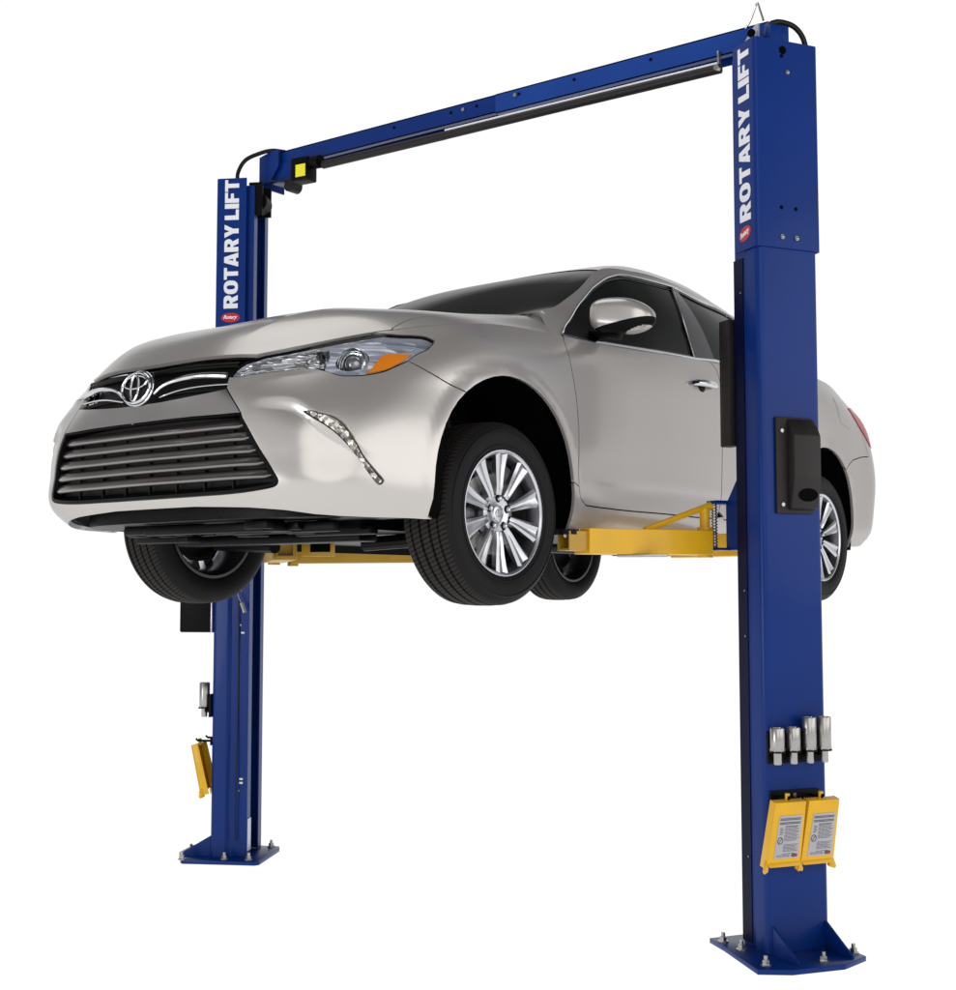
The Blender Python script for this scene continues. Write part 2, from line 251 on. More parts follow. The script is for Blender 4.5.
# tyre tread: circumferential ribs are modelled; lateral sipes come as bump round the axle
def tread_mat():
    m=mat('tyre tread',(.006,.006,.006),.7,spec=.15); nt=m.node_tree; b=nt.nodes['Principled BSDF']
    tc=nt.nodes.new('ShaderNodeTexCoord'); sp=nt.nodes.new('ShaderNodeSeparateXYZ'); nt.links.new(tc.outputs['Object'],sp.inputs[0])
    at=nt.nodes.new('ShaderNodeMath'); at.operation='ARCTAN2'; nt.links.new(sp.outputs['Z'],at.inputs[0]); nt.links.new(sp.outputs['Y'],at.inputs[1])
    sl=nt.nodes.new('ShaderNodeMath'); sl.operation='MULTIPLY_ADD'; nt.links.new(sp.outputs['X'],sl.inputs[0]); sl.inputs[1].default_value=1.1; nt.links.new(at.outputs[0],sl.inputs[2])
    mu=nt.nodes.new('ShaderNodeMath'); mu.operation='MULTIPLY'; nt.links.new(sl.outputs[0],mu.inputs[0]); mu.inputs[1].default_value=118
    si=nt.nodes.new('ShaderNodeMath'); si.operation='SINE'; nt.links.new(mu.outputs[0],si.inputs[0])
    mr=nt.nodes.new('ShaderNodeMapRange'); mr.inputs['From Min'].default_value=-.95; mr.inputs['From Max'].default_value=-.3; nt.links.new(si.outputs[0],mr.inputs['Value'])
    bp=nt.nodes.new('ShaderNodeBump'); bp.inputs['Strength'].default_value=.6; bp.inputs['Distance'].default_value=.003; nt.links.new(mr.outputs['Result'],bp.inputs['Height']); nt.links.new(bp.outputs['Normal'],b.inputs['Normal'])
    mx=nt.nodes.new('ShaderNodeMix'); mx.data_type='RGBA'; mx.inputs[6].default_value=(.002,.002,.002,1); mx.inputs[7].default_value=(.020,.017,.0155,1); nt.links.new(mr.outputs['Result'],mx.inputs[0]); nt.links.new(mx.outputs[2],b.inputs['Base Color'])
    return m
M['tread']=tread_mat()
# ---------------------------------------------------------------- object helpers
def link(o,parent=None):
    COL.objects.link(o)
    if parent is not None: o.parent=parent
    return o
def empty(name,loc,label,cat,group=None,rz=0):
    o=bpy.data.objects.new(name,None); o.empty_display_size=.2; link(o); o.location=loc; o.rotation_euler[2]=rz
    o['label']=label; o['category']=cat
    if group: o['group']=group
    return o
def mesh_obj(name,V,Fc,material,parent=None,smooth=False,normals=None,label=None,mats=None,mi=None):
    me=bpy.data.meshes.new(name); me.from_pydata([tuple(map(float,v)) for v in V],[],[tuple(f) for f in Fc]); me.update()
    for m in (mats or [material]): me.materials.append(m)
    if mi is not None: me.polygons.foreach_set('material_index',mi)
    if smooth or normals is not None: me.polygons.foreach_set('use_smooth',[True]*len(me.polygons))
    if normals is not None: me.normals_split_custom_set_from_vertices([tuple(map(float,n)) for n in normals])
    o=bpy.data.objects.new(name,me); link(o,parent)
    if label: o['label']=label
    return o
class MB:
    """collects simple solids and links them as one mesh"""
    def __init__(s): s.bm=bmesh.new()
    def box(s,c,size,rot=None,bev=0,seg=2,M4=None):
        r=bmesh.ops.create_cube(s.bm,size=1.0); vs=r['verts']; m=Matrix.Translation(Vector(c))@(rot.to_4x4() if rot is not None else Matrix())@Matrix.Diagonal((*size,1))
        if M4 is not None: m=M4@m
        bmesh.ops.transform(s.bm,matrix=m,verts=vs)
        if bev:
            es=list({e for v in vs for e in v.link_edges}); bmesh.ops.bevel(s.bm,geom=es,offset=bev,segments=seg,affect='EDGES',profile=.5)
        return s
    def prism(s,pts,axis_vec,bev=0):
        """closed polygon (3-D points) swept along a vector"""
        a=[s.bm.verts.new(Vector(p)) for p in pts]; b=[s.bm.verts.new(Vector(p)+Vector(axis_vec)) for p in pts]; n=len(a); fs=[]
        fs.append(s.bm.faces.new(a)); fs.append(s.bm.faces.new(b[::-1]))
        for i in range(n): fs.append(s.bm.faces.new((a[i],b[i],b[(i+1)%n],a[(i+1)%n])))
        bmesh.ops.recalc_face_normals(s.bm,faces=fs)
        if bev: bmesh.ops.bevel(s.bm,geom=list({e for f in fs for e in f.edges}),offset=bev,segments=2,affect='EDGES',profile=.5)
        return s
    def cyl(s,p0,p1,r,n=24,r2=None,caps=True,bev=0):
        p0=Vector(p0);p1=Vector(p1);d=p1-p0; q=d.to_track_quat('Z','Y').to_matrix(); r2=r if r2 is None else r2
        ra=[];rb=[]
        for i in range(n):
            a=2*math.pi*i/n; v=q@Vector((math.cos(a),math.sin(a),0)); ra.append(s.bm.verts.new(p0+v*r)); rb.append(s.bm.verts.new(p1+v*r2))
        for i in range(n): s.bm.faces.new((ra[i],ra[(i+1)%n],rb[(i+1)%n],rb[i]))
        if caps: s.bm.faces.new(ra[::-1]); s.bm.faces.new(rb)
        return s
    def tube(s,pts,r,n=10,closed=False):
        P=[Vector(p) for p in pts]; rings=[]; up=Vector((0,0,1)); N=len(P)
        for i,p in enumerate(P):
            if closed: t=(P[(i+1)%N]-P[i-1]).normalized()
            else: t=(P[min(i+1,N-1)]-P[max(i-1,0)]).normalized()
            x=t.cross(up)
            if x.length<1e-3: x=t.cross(Vector((1,0,0)))
            x.normalize(); y=x.cross(t).normalized(); up=y
            rr=r[i] if isinstance(r,(list,tuple)) else r
            rings.append([s.bm.verts.new(p+x*math.cos(2*math.pi*k/n)*rr+y*math.sin(2*math.pi*k/n)*rr) for k in range(n)])
        for i in range(N if closed else N-1):
            a,b=rings[i],rings[(i+1)%N]
            for k in range(n): s.bm.faces.new((a[k],a[(k+1)%n],b[(k+1)%n],b[k]))
        if not closed: s.bm.faces.new(rings[0][::-1]); s.bm.faces.new(rings[-1])
        return s
    def lathe(s,prof,n=64,M4=None,closed=False):
        """profile of (axial x, radius); axis = x"""
        rings=[]
        for i in range(n):
            a=2*math.pi*i/n; rings.append([s.bm.verts.new((M4 or Matrix())@Vector((x,r*math.cos(a),r*math.sin(a)))) for x,r in prof])
        m=len(prof)
        for i in range(n):
            A_=rings[i];B_=rings[(i+1)%n]
            for k in range(m if closed else m-1): s.bm.faces.new((A_[k],A_[(k+1)%m],B_[(k+1)%m],B_[k]))
        return s
    def ball(s,c,r,sc=(1,1,1),seg=16):
        bmesh.ops.create_uvsphere(s.bm,u_segments=seg,v_segments=seg//2+2,radius=r,matrix=Matrix.Translation(Vector(c))@Matrix.Diagonal((*sc,1))); return s
    def build(s,name,material,parent=None,smooth=30,label=None):
        bmesh.ops.recalc_face_normals(s.bm,faces=s.bm.faces)
        me=bpy.data.meshes.new(name); s.bm.to_mesh(me); s.bm.free(); me.materials.append(material)
        if smooth:
            me.polygons.foreach_set('use_smooth',[True]*len(me.polygons)); me.set_sharp_from_angle(angle=R(smooth))
        o=bpy.data.objects.new(name,me); link(o,parent)
        if label: o['label']=label
        return o
def inside(poly,P):
    P=np.asarray(P);x,y=P[:,0],P[:,1]; c=np.zeros(len(P),bool); n=len(poly)
    for i in range(n):
        x1,y1=poly[i];x2,y2=poly[i-1]
        if y1==y2: continue
        k=((y1>y)!=(y2>y))&(x<(x2-x1)*(y-y1)/(y2-y1)+x1); c^=k
    return c
def dist_poly(poly,P):
    P=np.asarray(P); best=np.full(len(P),1e9); n=len(poly)
    for i in range(n):
        a=np.array(poly[i-1]);b=np.array(poly[i]);ab=b-a; t=np.clip(((P-a)@ab)/max(ab@ab,1e-12),0,1); best=np.minimum(best,np.linalg.norm(P-(a+t[:,None]*ab),axis=1))
    return best
for p_,L_ in ((skirt,(5.2,.85)),(hood,(1.5,.85)),(windscreen,(1.1,.65)),(roof,(1.45,.62)),(backlight,(.65,.62)),(trunk,(.7,.7)),(cabin,(2.9,.5))): p_.scale=np.array(L_)
for p_ in (hood,windscreen,roof,backlight,trunk): p_.sign=-1
for p_ in (skirt,cabin): p_.sign=1
def dedupe(o):
    out=[]
    for p in o:
        if not out or abs(p[0]-out[-1][0])+abs(p[1]-out[-1][1])>2e-4: out.append(p)
    if abs(out[0][0]-out[-1][0])+abs(out[0][1]-out[-1][1])<2e-4: out.pop()
    return out
def densify(o,sc,st):
    out=[]
    for i in range(len(o)):
        a=np.array(o[i]);b=np.array(o[(i+1)%len(o)]); n=max(1,int(math.ceil(np.linalg.norm((b-a)*sc)/st)))
        for k in range(n): out.append(a+(b-a)*k/n)
    return np.array(out)
def smooth_line(pts,n=4):
    """Catmull-Rom refinement of an open uv polyline"""
    P=[np.array(p,float) for p in pts]; P=[2*P[0]-P[1]]+P+[2*P[-1]-P[-2]]; out=[]
    for i in range(1,len(P)-2):
        for k in range(n):
            t=k/n; a,b,c,d_=P[i-1:i+3]; out.append(tuple(.5*((2*b)+(-a+c)*t+(2*a-5*b+4*c-d_)*t*t+(-a+3*b-3*c+d_)*t**3)))
    out.append(tuple(P[-2])); return out
def panel(name,patch,outline,material,parent,holes=(),step=.035,gap=.0026,flange=.014,off=0.,mirror=False,label=None,crown=0.,hole_flange=True):
    sc=patch.scale; outline=dedupe([tuple(p) for p in outline]); loops=[densify(outline,sc,step*.5)]+[densify(dedupe([tuple(q) for q in h]),sc,step*.5) for h in holes]
    mp=[l*sc for l in loops]; lo=mp[0].min(0);hi=mp[0].max(0)
    gx=np.arange(lo[0]+step/2,hi[0],step);gy=np.arange(lo[1]+step/2,hi[1],step); Gp=np.stack(np.meshgrid(gx,gy,indexing='ij'),-1).reshape(-1,2)
    if len(Gp):
        k=inside(mp[0],Gp)&(dist_poly(mp[0],Gp)>step*.42)
        for h in mp[1:]: k&=~inside(h,Gp)&(dist_poly(h,Gp)>step*.42)
        Gp=Gp[k]
    pts=[tuple(p) for l in mp for p in l]; edges=[];b=0
    for l in mp:
        n=len(l); edges+=[(b+i,b+(i+1)%n) for i in range(n)]; b+=n
    nb=b; pts+=[tuple(p) for p in Gp]
    v,e,f,ov,oe,of=delaunay_2d_cdt([Vector(p) for p in pts],edges,[],0,1e-6)
    v=np.array([tuple(q) for q in v]); tri=[t for t in f]; cen=np.array([v[list(t)].mean(0) for t in tri])
    k=inside(mp[0],cen)
    for h in mp[1:]: k&=~inside(h,cen)
    tri=[t for t,q in zip(tri,k) if q]
    uv=v/sc; P=patch.ev(uv); Nn=patch.nrm(uv)*patch.sign; P=P+Nn*off
    if crown:
        dd=dist_poly(mp[0],v); P=P+Nn*(crown*sstep(dd/(.35*min(hi-lo))))[:,None]
    # orient
    def tn(t): return np.cross(P[t[1]]-P[t[0]],P[t[2]]-P[t[0]])@Nn[t[0]]
    tri=[t if tn(t)>0 else t[::-1] for t in tri]
    # map original loop indices
    mp_idx={}
    for i,l in enumerate(ov):
        for q in l: mp_idx[q]=i
    verts=list(P); nrms=list(Nn); faces=[tuple(t) for t in tri]; b=0
    newP=P.copy()
    for li,l in enumerate(mp):
        n=len(l); ids=[mp_idx.get(b+i,None) for i in range(n)]; ids=[q for q in ids if q is not None]; b+=n
        n=len(ids); area=sum(v[ids[i]][0]*v[ids[(i+1)%n]][1]-v[ids[(i+1)%n]][0]*v[ids[i]][1] for i in range(n))
        ins=[]
        for i in range(n):
            a=P[ids[i-1]];c=P[ids[(i+1)%n]];t=c-a;t/=max(np.linalg.norm(t),1e-9); q=np.cross(Nn[ids[i]],t); q/=max(np.linalg.norm(q),1e-9)
            # q should point into the panel
            s_=1 if (area>0)==(patch.sign>0) else -1
            if li>0: s_=-s_ if False else s_
            ins.append(q*s_*(1 if li==0 else -1))
        for i in range(n): newP[ids[i]]=P[ids[i]]+ins[i]*gap
        if flange and (li==0 or hole_flange):
            base=len(verts)
            for i in range(n):
                k0=ids[i]; verts.append(newP[k0]); nrms.append(-ins[i])
                verts.append(newP[k0]-Nn[k0]*flange+ins[i]*.002); nrms.append(-ins[i])
            for i in range(n):
                j=(i+1)%n; q=(base+2*i,base+2*i+1,base+2*j+1,base+2*j)
                A3,B3,C3=verts[q[0]],verts[q[1]],verts[q[2]]; w=np.cross(np.array(B3)-A3,np.array(C3)-A3)
                faces.append(q if w@(-ins[i])>0 else q[::-1])
    for i in range(len(P)): verts[i]=newP[i]
    V=np.array(verts); NN=np.array(nrms)
    if mirror: V=V*[-1,1,1]; NN=NN*[-1,1,1]; faces=[f_[::-1] for f_ in faces]
    return mesh_obj(name,V,faces,material,parent,True,NN,label)
# ================================================================ CAR
CARLOC=(.0663,-1.0325,1.6785)
car=empty('car',CARLOC,'silver four-door sedan raised high on the blue two-post lift','car')
Ln={k:([tuple(p) for p in v] if isinstance(v,list) else v) for k,v in LINES.items()}
UT=Ln['utop'];UB=Ln['ubot']
mu=lambda L: [(-u,v) for u,v in L]
def paint(name,patch,outline,**k): return panel(name,patch,outline,M['paint'],car,**k)
sm=smooth_line
open_side=Ln['open_side']; openR=[open_side[0]]+sm(open_side[1:5],3)+sm(open_side[5:],3)
band_top=sm(Ln['band_top'],3)
ctr_band=(0,band_top[-1][1]-.004); slat_top=Ln['slat_top']; ctr_slat=(0,slat_top[-1][1]-.002); ctr_open=(0,open_side[-1][1]-.001)
# lower grille surround: satin band between emblem grille and slats
bs=Ln['band_side']
band=bs[1:]+slat_top[1:]+[ctr_slat]; band=band+mu(band[-2::-1]); bt=band_top; band=band+mu(bt[1:])[0:]+[ctr_band]+bt[:0:-1]
panel('grille_surround',skirt,band,M['satin'],car,gap=.002,flange=.02,step=.03)
# front bumper (skin below lamps, round both grille openings)
arF=Ln['arch_front']; yA=[p for p in arF]
seam=Ln['seam_bumper']; si=min(range(len(arF)),key=lambda i:(arF[i][0]-seam[-1][0])**2*25+(arF[i][1]-seam[-1][1])**2)
arch_up=arF[:si+1]
hl_low=sm(Ln['headlight_low'],3)
nv=13
bb=Ln['bumper_bottom']
halfb=[bb[0]]+[(p[0],p[1]) for p in arch_up if p[1]>bb[0][1]+.01]+seam[::-1][1:]+hl_low[1:]+bs[1:3]+bs[3:]+openR[1:]
left=halfb; right=mu(halfb)[::-1]
fog=sm(Ln['fog']+[Ln['fog'][0]],3)[:-1]
outline=left+[ctr_open]+right+mu(bb[1:])+[(0,bb[-1][1])]+bb[:0:-1]
bumper=panel('front_bumper',skirt,outline,M['paint'],car,holes=[fog,mu(fog)],step=.017,flange=.018)
# headlights
hl_top=[ (u,v) for u,v in Ln['headlight_top'] ]; utip=UT['hl']
tipL=Ln['headlight_tip']
top_line=[(u,.985) for u in np.linspace(hl_top[-1][0]+.006,tipL[0][0]-.012,12)]
hl_top_s=sm([hl_top[0],hl_top[1],hl_top[2]],3)
hl=hl_top_s+top_line+sm(tipL,3)[0:]+hl_low[1:-1]
refl=M['reflector2']
for sgn,mi_ in ((1,False),(-1,True)):
    h=empty('headlight',(0,0,0),'x','x'); h.parent=car; del h['label']; del h['category']
    bl=Ln['beam'][0]; pj=Ln['projector'][0]; hole=[(pj[0]+.0092*math.cos(a),pj[1]+.055*math.sin(a)) for a in np.linspace(0,2*math.pi,28,endpoint=False)]
    panel('lamp_housing',skirt,hl,M['reflector2'],h,off=-.014,gap=.003,flange=0,mirror=mi_,step=.02,holes=[hole,[(bl[0]+.0064*math.cos(a),bl[1]+.032*math.sin(a)) for a in np.linspace(0,2*math.pi,20,endpoint=False)]],hole_flange=False)
    panel('lamp_cover',skirt,hl,M['clear'],h,off=-.001,gap=.003,flange=.0,mirror=mi_,step=.025)
    panel('lamp_bezel',skirt,hl,M['black'],h,off=-.002,gap=.0015,flange=.010,mirror=mi_,step=.02,holes=[[tuple(np.array(p)+(np.mean(hl,axis=0)-np.array(p))*np.array([.018,.06])) for p in hl]],hole_flange=False)
    # high-beam reflector, projector, turn signal
    def ringuv(c,ru,rv,n=28): return [(c[0]+ru*math.cos(a),c[1]+rv*math.sin(a)) for a in np.linspace(0,2*math.pi,n,endpoint=False)]
    uo=lambda u0,v0: (u0,v0)
    inner=[hl_top[0]]+[(a_+(b_-a_)) for a_,b_ in ()]
    bl=Ln['beam'][0]; pj=Ln['projector'][0]
    # inner facetted reflector strip from the tip to just before the projector
    lowpts=[p for p in hl_low if p[0]<pj[0]-.017][::-1]
    strip=[ (p[0]+.003,p[1]+.010) for p in lowpts ]
    lv=lambda u: float(np.interp(u,[q[0] for q in hl_low[::-1]],[q[1] for q in hl_low[::-1]]))
    hv=lambda u: float(np.interp(u,[q[0] for q in hl_top_s+top_line],[q[1] for q in hl_top_s+top_line]))
    topp=[(u,lv(u)+.86*(hv(u)-lv(u))) for u in np.linspace(pj[0]-.017,hl_top[0][0]+.010,12)]
    hb=[(bl[0]+.0068*math.cos(a),(lv(bl[0])+.45*(hv(bl[0])-lv(bl[0])))+.034*math.sin(a)) for a in np.linspace(0,2*math.pi,24,endpoint=False)]; blc=(bl[0],lv(bl[0])+.45*(hv(bl[0])-lv(bl[0])))
    panel('reflector',skirt,strip+topp,M['facets'],h,off=-.010,gap=0,flange=.01,mirror=mi_,step=.012,holes=[hb])
    P0=skirt.ev([pj])[0];N0=skirt.nrm([pj])[0]; 
    if mi_: P0=P0*[-1,1,1];N0=N0*[-1,1,1]
    d_=Vector((N0[0]*.45,-1,N0[2]*.2)).normalized(); Pc=Vector(P0)-Vector(N0)*.026
    q=d_.to_track_quat('X','Z').to_matrix().to_4x4()
    MB().lathe([(-.02,.052),(.008,.054),(.012,.051),(.004,.046),(-.006,.045),(-.002,.039),(.004,.037),(.003,.034)],40,Matrix.Translation(Pc)@q).build('projector_ring',M['chrome'],h)
    MB().lathe([(.016,.0005),(.0145,.012),(.009,.023),(-.002,.032),(-.006,.034)],36,Matrix.Translation(Pc)@q).build('projector_lens',M['lens'],h)
    dv=[(pj[0]-.0185,.30),(pj[0]-.0150,.30),(pj[0]-.0150,.95),(pj[0]-.0185,.95)]; lowv=np.interp(pj[0]-.0165,[q[0] for q in hl_low[::-1]],[q[1] for q in hl_low[::-1]]); dv=[(u,max(v,lowv+.01)) for u,v in dv]
    panel('lamp_divider',skirt,dv,M['black'],h,off=-.010,gap=0,flange=.012,mirror=mi_,step=.02)
    P1=skirt.ev([blc])[0]; N1=skirt.nrm([blc])[0]; P1=P1*[-1 if mi_ else 1,1,1]; N1=N1*[-1 if mi_ else 1,1,1]
    q1=Vector((N1[0]*.5,-1,N1[2]*.2)).normalized().to_track_quat('X','Z').to_matrix().to_4x4(); Pb=Matrix.Translation(Vector(P1)-Vector(N1)*.018)@q1@Matrix.Scale(.82,4)
    MB().lathe([(-.030,.006),(-.024,.020),(-.010,.034),(.006,.041),(.008,.043),(.004,.044)],36,Pb).lathe([(-.028,.0005),(.000,.009),(.004,.010),(.008,.006),(.010,.0005)],20,Pb).build('main_beam_reflector',M['chrome'],h)
    panel('turn_signal',skirt,Ln['blinker'],M['amber'],h,off=-.007,gap=0,flange=.014,mirror=mi_,step=.012)
    # fog lamps
    fg=panel('fog_lamp',skirt,fog,M['fogfacets'],car,off=-.016,gap=-.001,flange=0,mirror=mi_,step=.010)
    # slim bright edge round the lamp opening
    # front wing: side part and top part
archf=arF[si:]
fr_=Ln['fender_rocker']; ri=min(range(len(arF)),key=lambda i:abs(arF[i][1]-fr_[0][1])+100*(arF[i][0]<.3)+10*abs(arF[i][0]-fr_[0][0]))
dF=sm(Ln['door_front'],3); 
kd=min(range(len(dF)),key=lambda i:abs(dF[i][1]-fr_[1][1])+10*(i<6))
hc=(hl_low[0]); 
sidef=[]
fender=[(u,1.0) for u in np.linspace(tipL[0][0]-.02,UT['door'],14)]+dF[:kd+1]+arF[si:ri+1][::-1]+seam[::-1][1:]+sm(tipL,3)[::-1][1:]
# rocker panel
dl=Ln['door_low']; rdl=Ln['rear_door_low']; arR=Ln['arch_rear']; rdf=Ln['rear_door_front']
jr=min(range(len(arR)//2),key=lambda i:(arR[i][0]-rdl[4][0])**2+.1*(arR[i][1]-rdl[4][1])**2)
rocker=[(UB['af']*0+UB['ar'],0.0)]+arF[::-1][0:len(arF)-ri]+dF[kd:][0:]+dl[:4]+rdf[:1]+rdl[:4]+[(arR[jr][0]-.0015,arR[jr][1])]+arR[:jr][::-1]+[(UB['bf'],0.0)]
# doors
utopF=np.linspace(UT['door'],UT['shut'],10)
door1=[(u,1.0) for u in utopF]+[ (p[0],p[1]) for p in dl[::-1]]+dF[::-1]
door2=[(u,1.0) for u in np.linspace(UT['shut']+.0005,UT['shut2'],12)]+rdl[::-1]+rdf
shift=[(p[0]+.0004,p[1]) for p in dl[::-1][:8]]
door2=[(u,1.0) for u in np.linspace(UT['shut']+.0005,UT['shut2'],12)]+rdl[::-1]+rdf[:1]+ [ (p[0],p[1]) for p in dl[5:]]
bs_r=Ln['bumper_rear_seam']; tail=Ln['tail']
bi=min(range(len(arR)//2,len(arR)),key=lambda i:(arR[i][0]-bs_r[0][0])**2+.1*(arR[i][1]-bs_r[0][1])**2)
quarter=[(u,1.0) for u in np.linspace(UT['shut2']+.001,tail[2][0],12)]+[tail[1],tail[0],tail[6],bs_r[-1]]+bs_r[::-1][1:]+arR[jr:bi+1][::-1]+rdl[4:]
ux=lambda p:(2-p[0],p[1])
rb_half=[(UB['br'],0.0)]+arR[bi:][::-1]+bs_r+[tail[6],tail[5],tail[4]]
rearb=rb_half+[ux(p) for p in rb_half[::-1]]+[(UB['br']+(2-2*UB['br'])*k,0.0) for k in np.linspace(1,0,12)[1:-1]]
tg=[tail[4],tail[3],tail[2]]+[(u,1.0) for u in np.linspace(tail[2][0]+.002,2-tail[2][0]-.002,10)]+[ux(p) for p in (tail[2],tail[3],tail[4])]
mir_pairs=[]
for mi_ in (False,True):
    paint('fender',skirt,fender,mirror=mi_,step=.03)
    paint('rocker_panel',skirt,rocker,mirror=mi_,step=.04)
    for nm,ol,hd in (('front_door',door1,0),('rear_door',door2,1)):
        d=paint(nm,skirt,ol,mirror=mi_,step=.045)
        # handle: dished cup, chrome grip
        hp=skirt.ev([Ln['handle'][2]])[0]; hy=(hp[1]-.055, hp[1]+.97)[hd]; hz=(hp[2]-.004,hp[2]+.028)[hd]; hx=hp[0]; sg=-1 if mi_ else 1
        MB().ball((sg*(hx-.006),hy-.005,hz-.012),1,(.012,.040,.026),20).build('handle_cup',M['black'],d)
        pts=[(sg*(hx+.004),hy-.105,hz-.002),(sg*(hx+.024),hy-.085,hz),(sg*(hx+.034),hy-.03,hz+.002),(sg*(hx+.034),hy+.04,hz+.003),(sg*(hx+.024),hy+.078,hz+.003),(sg*(hx+.004),hy+.092,hz+.003)]
        pp=[np.array(p) for p in pts]; g=MB().tube(pp,[.010,.014,.0155,.0155,.014,.010],12); g.build('door_handle',M['chrome'],d)
    q=paint('rear_quarter',skirt,quarter,mirror=mi_,step=.04)
    if not mi_ or True:
        fd=Ln['fuel']
        if not mi_: pass
        panel('fuel_door',skirt,fd,M['paint'],q,off=.0016,gap=.001,flange=.003,mirror=mi_,step=.03) if not mi_ else None
    tl=panel('tail_lamp',skirt,tail,M['redlens'],car,off=.004,gap=.001,flange=.02,mirror=mi_,step=.02,crown=.004)
paint('rear_bumper',skirt,rearb,step=.045)
paint('trunk_panel',skirt,tg,step=.045)
# bonnet, cowl, glass, roof
gp=Ln['hoodgap']; u_front=0.0
gpS=sm(gp,3); gm=[(u,-v) for u,v in gpS]
hoodrear=.902
rear_line=[(.90+.05*abs(v/.8)**1.5,v) for v in np.linspace(gpS[-1][1]-.01,-(gpS[-1][1]-.01),15)]
hfront=[(0,v) for v in np.linspace(-1,1,19)]
sideR=[(u,1.0) for u in np.linspace(0,gp[0][0]-.012,8)[1:]]
hoodo=hfront+sideR+gpS+rear_line+gm[::-1]+[(u,-v) for u,v in sideR[::-1]]
paint('hood',hood,hoodo,step=.022,flange=.015)
for mi_ in (False,True):
    wing=[(gp[0][0]-.010,1.0)]+[(u,1.0) for u in np.linspace(gp[0][0],.93,10)]+[(.955,.86),(.955,gpS[-1][1]+.002)]+gpS[::-1]
    paint('fender_top',hood,wing,mirror=mi_,step=.03,gap=.0012)
full=lambda p:[(p.tu[0],v) for v in np.linspace(p.tv[0],p.tv[-1],9)][:-1]+[(u,p.tv[-1]) for u in np.linspace(p.tu[0],p.tu[-1],9)][:-1]+[(p.tu[-1],v) for v in np.linspace(p.tv[-1],p.tv[0],9)][:-1]+[(u,p.tv[0]) for u in np.linspace(p.tu[-1],p.tu[0],9)][:-1]
panel('windscreen',windscreen,full(windscreen),M['window'],car,off=-.003,step=.05,gap=.001,flange=.0)
panel('cowl',hood,[(.88,v) for v in np.linspace(-.84,.84,9)]+[(1.0,v) for v in np.linspace(.84,-.84,9)],M['black'],car,off=-.03,step=.06,gap=0,flange=.0)
paint('roof',roof,full(roof),step=.05,gap=-.002,flange=.0)
panel('rear_window',backlight,full(backlight),M['window'],car,step=.06,flange=.01)
paint('trunk_lid',trunk,full(trunk),step=.05)
for s_ in (1,-1):
    A_=hood.ev([(.945,s_*v) for v in np.linspace(.50,.93,10)]); B_=windscreen.ev([(.004,s_*v) for v in np.linspace(.60,1,10)]); B_[-1]=B_[-1]+np.array([s_*.012,0,0])
    mesh_obj('cowl_corner',[*A_,*B_],[(i,i+1,10+i+1,10+i) for i in range(9)],M['paint'],car,True)
# window frit band along the top and sides of the windscreen
wf=full(windscreen); wi=[(.5+(u-.5)*.93,v*.95) for u,v in wf]
panel('windscreen_border',windscreen,wf,M['gap'],car,off=-.006,step=.05,gap=.001,flange=0,holes=[wi],hole_flange=False)
# cabin sides
dlo=[tuple(p) for p in Ln['dlo']]; fr=dlo[:14]; rr_=dlo[14:21]; low=dlo[21:]
low=[(u,max(.004,v)) for u,v in low]; rr_=[(u,max(.004,v)) for u,v in rr_]
dlo=sm(fr+rr_[:5],3)[:]+rr_[5:]+low; dlo=[(max(.004,u),max(.004,v)) for u,v in dlo]
def shrink(poly,du,dv):
    P=np.array(poly)*cabin.scale; n=len(P); out=[]
    ar=sum(P[i][0]*P[(i+1)%n][1]-P[(i+1)%n][0]*P[i][1] for i in range(n)); s_=1 if ar>0 else -1
    for i in range(n):
        t=P[(i+1)%n]-P[i-1]; t/=max(np.linalg.norm(t),1e-9); out.append(tuple((P[i]+np.array([-t[1],t[0]])*s_*du)/cabin.scale))
    return out
pil=Ln['pillar_f']; sail=Ln['sail']
pP=cabin.ev(np.array(pil))
def yz(y,z):
    UVg=np.stack(np.meshgrid(np.linspace(0,1,160),np.linspace(0,1,80),indexing='ij'),-1).reshape(-1,2)
    if not hasattr(yz,'c'): yz.c=cabin.ev(UVg)[:,1:]
    return tuple(UVg[((yz.c-np.array([y,z]))**2).sum(1).argmin()])
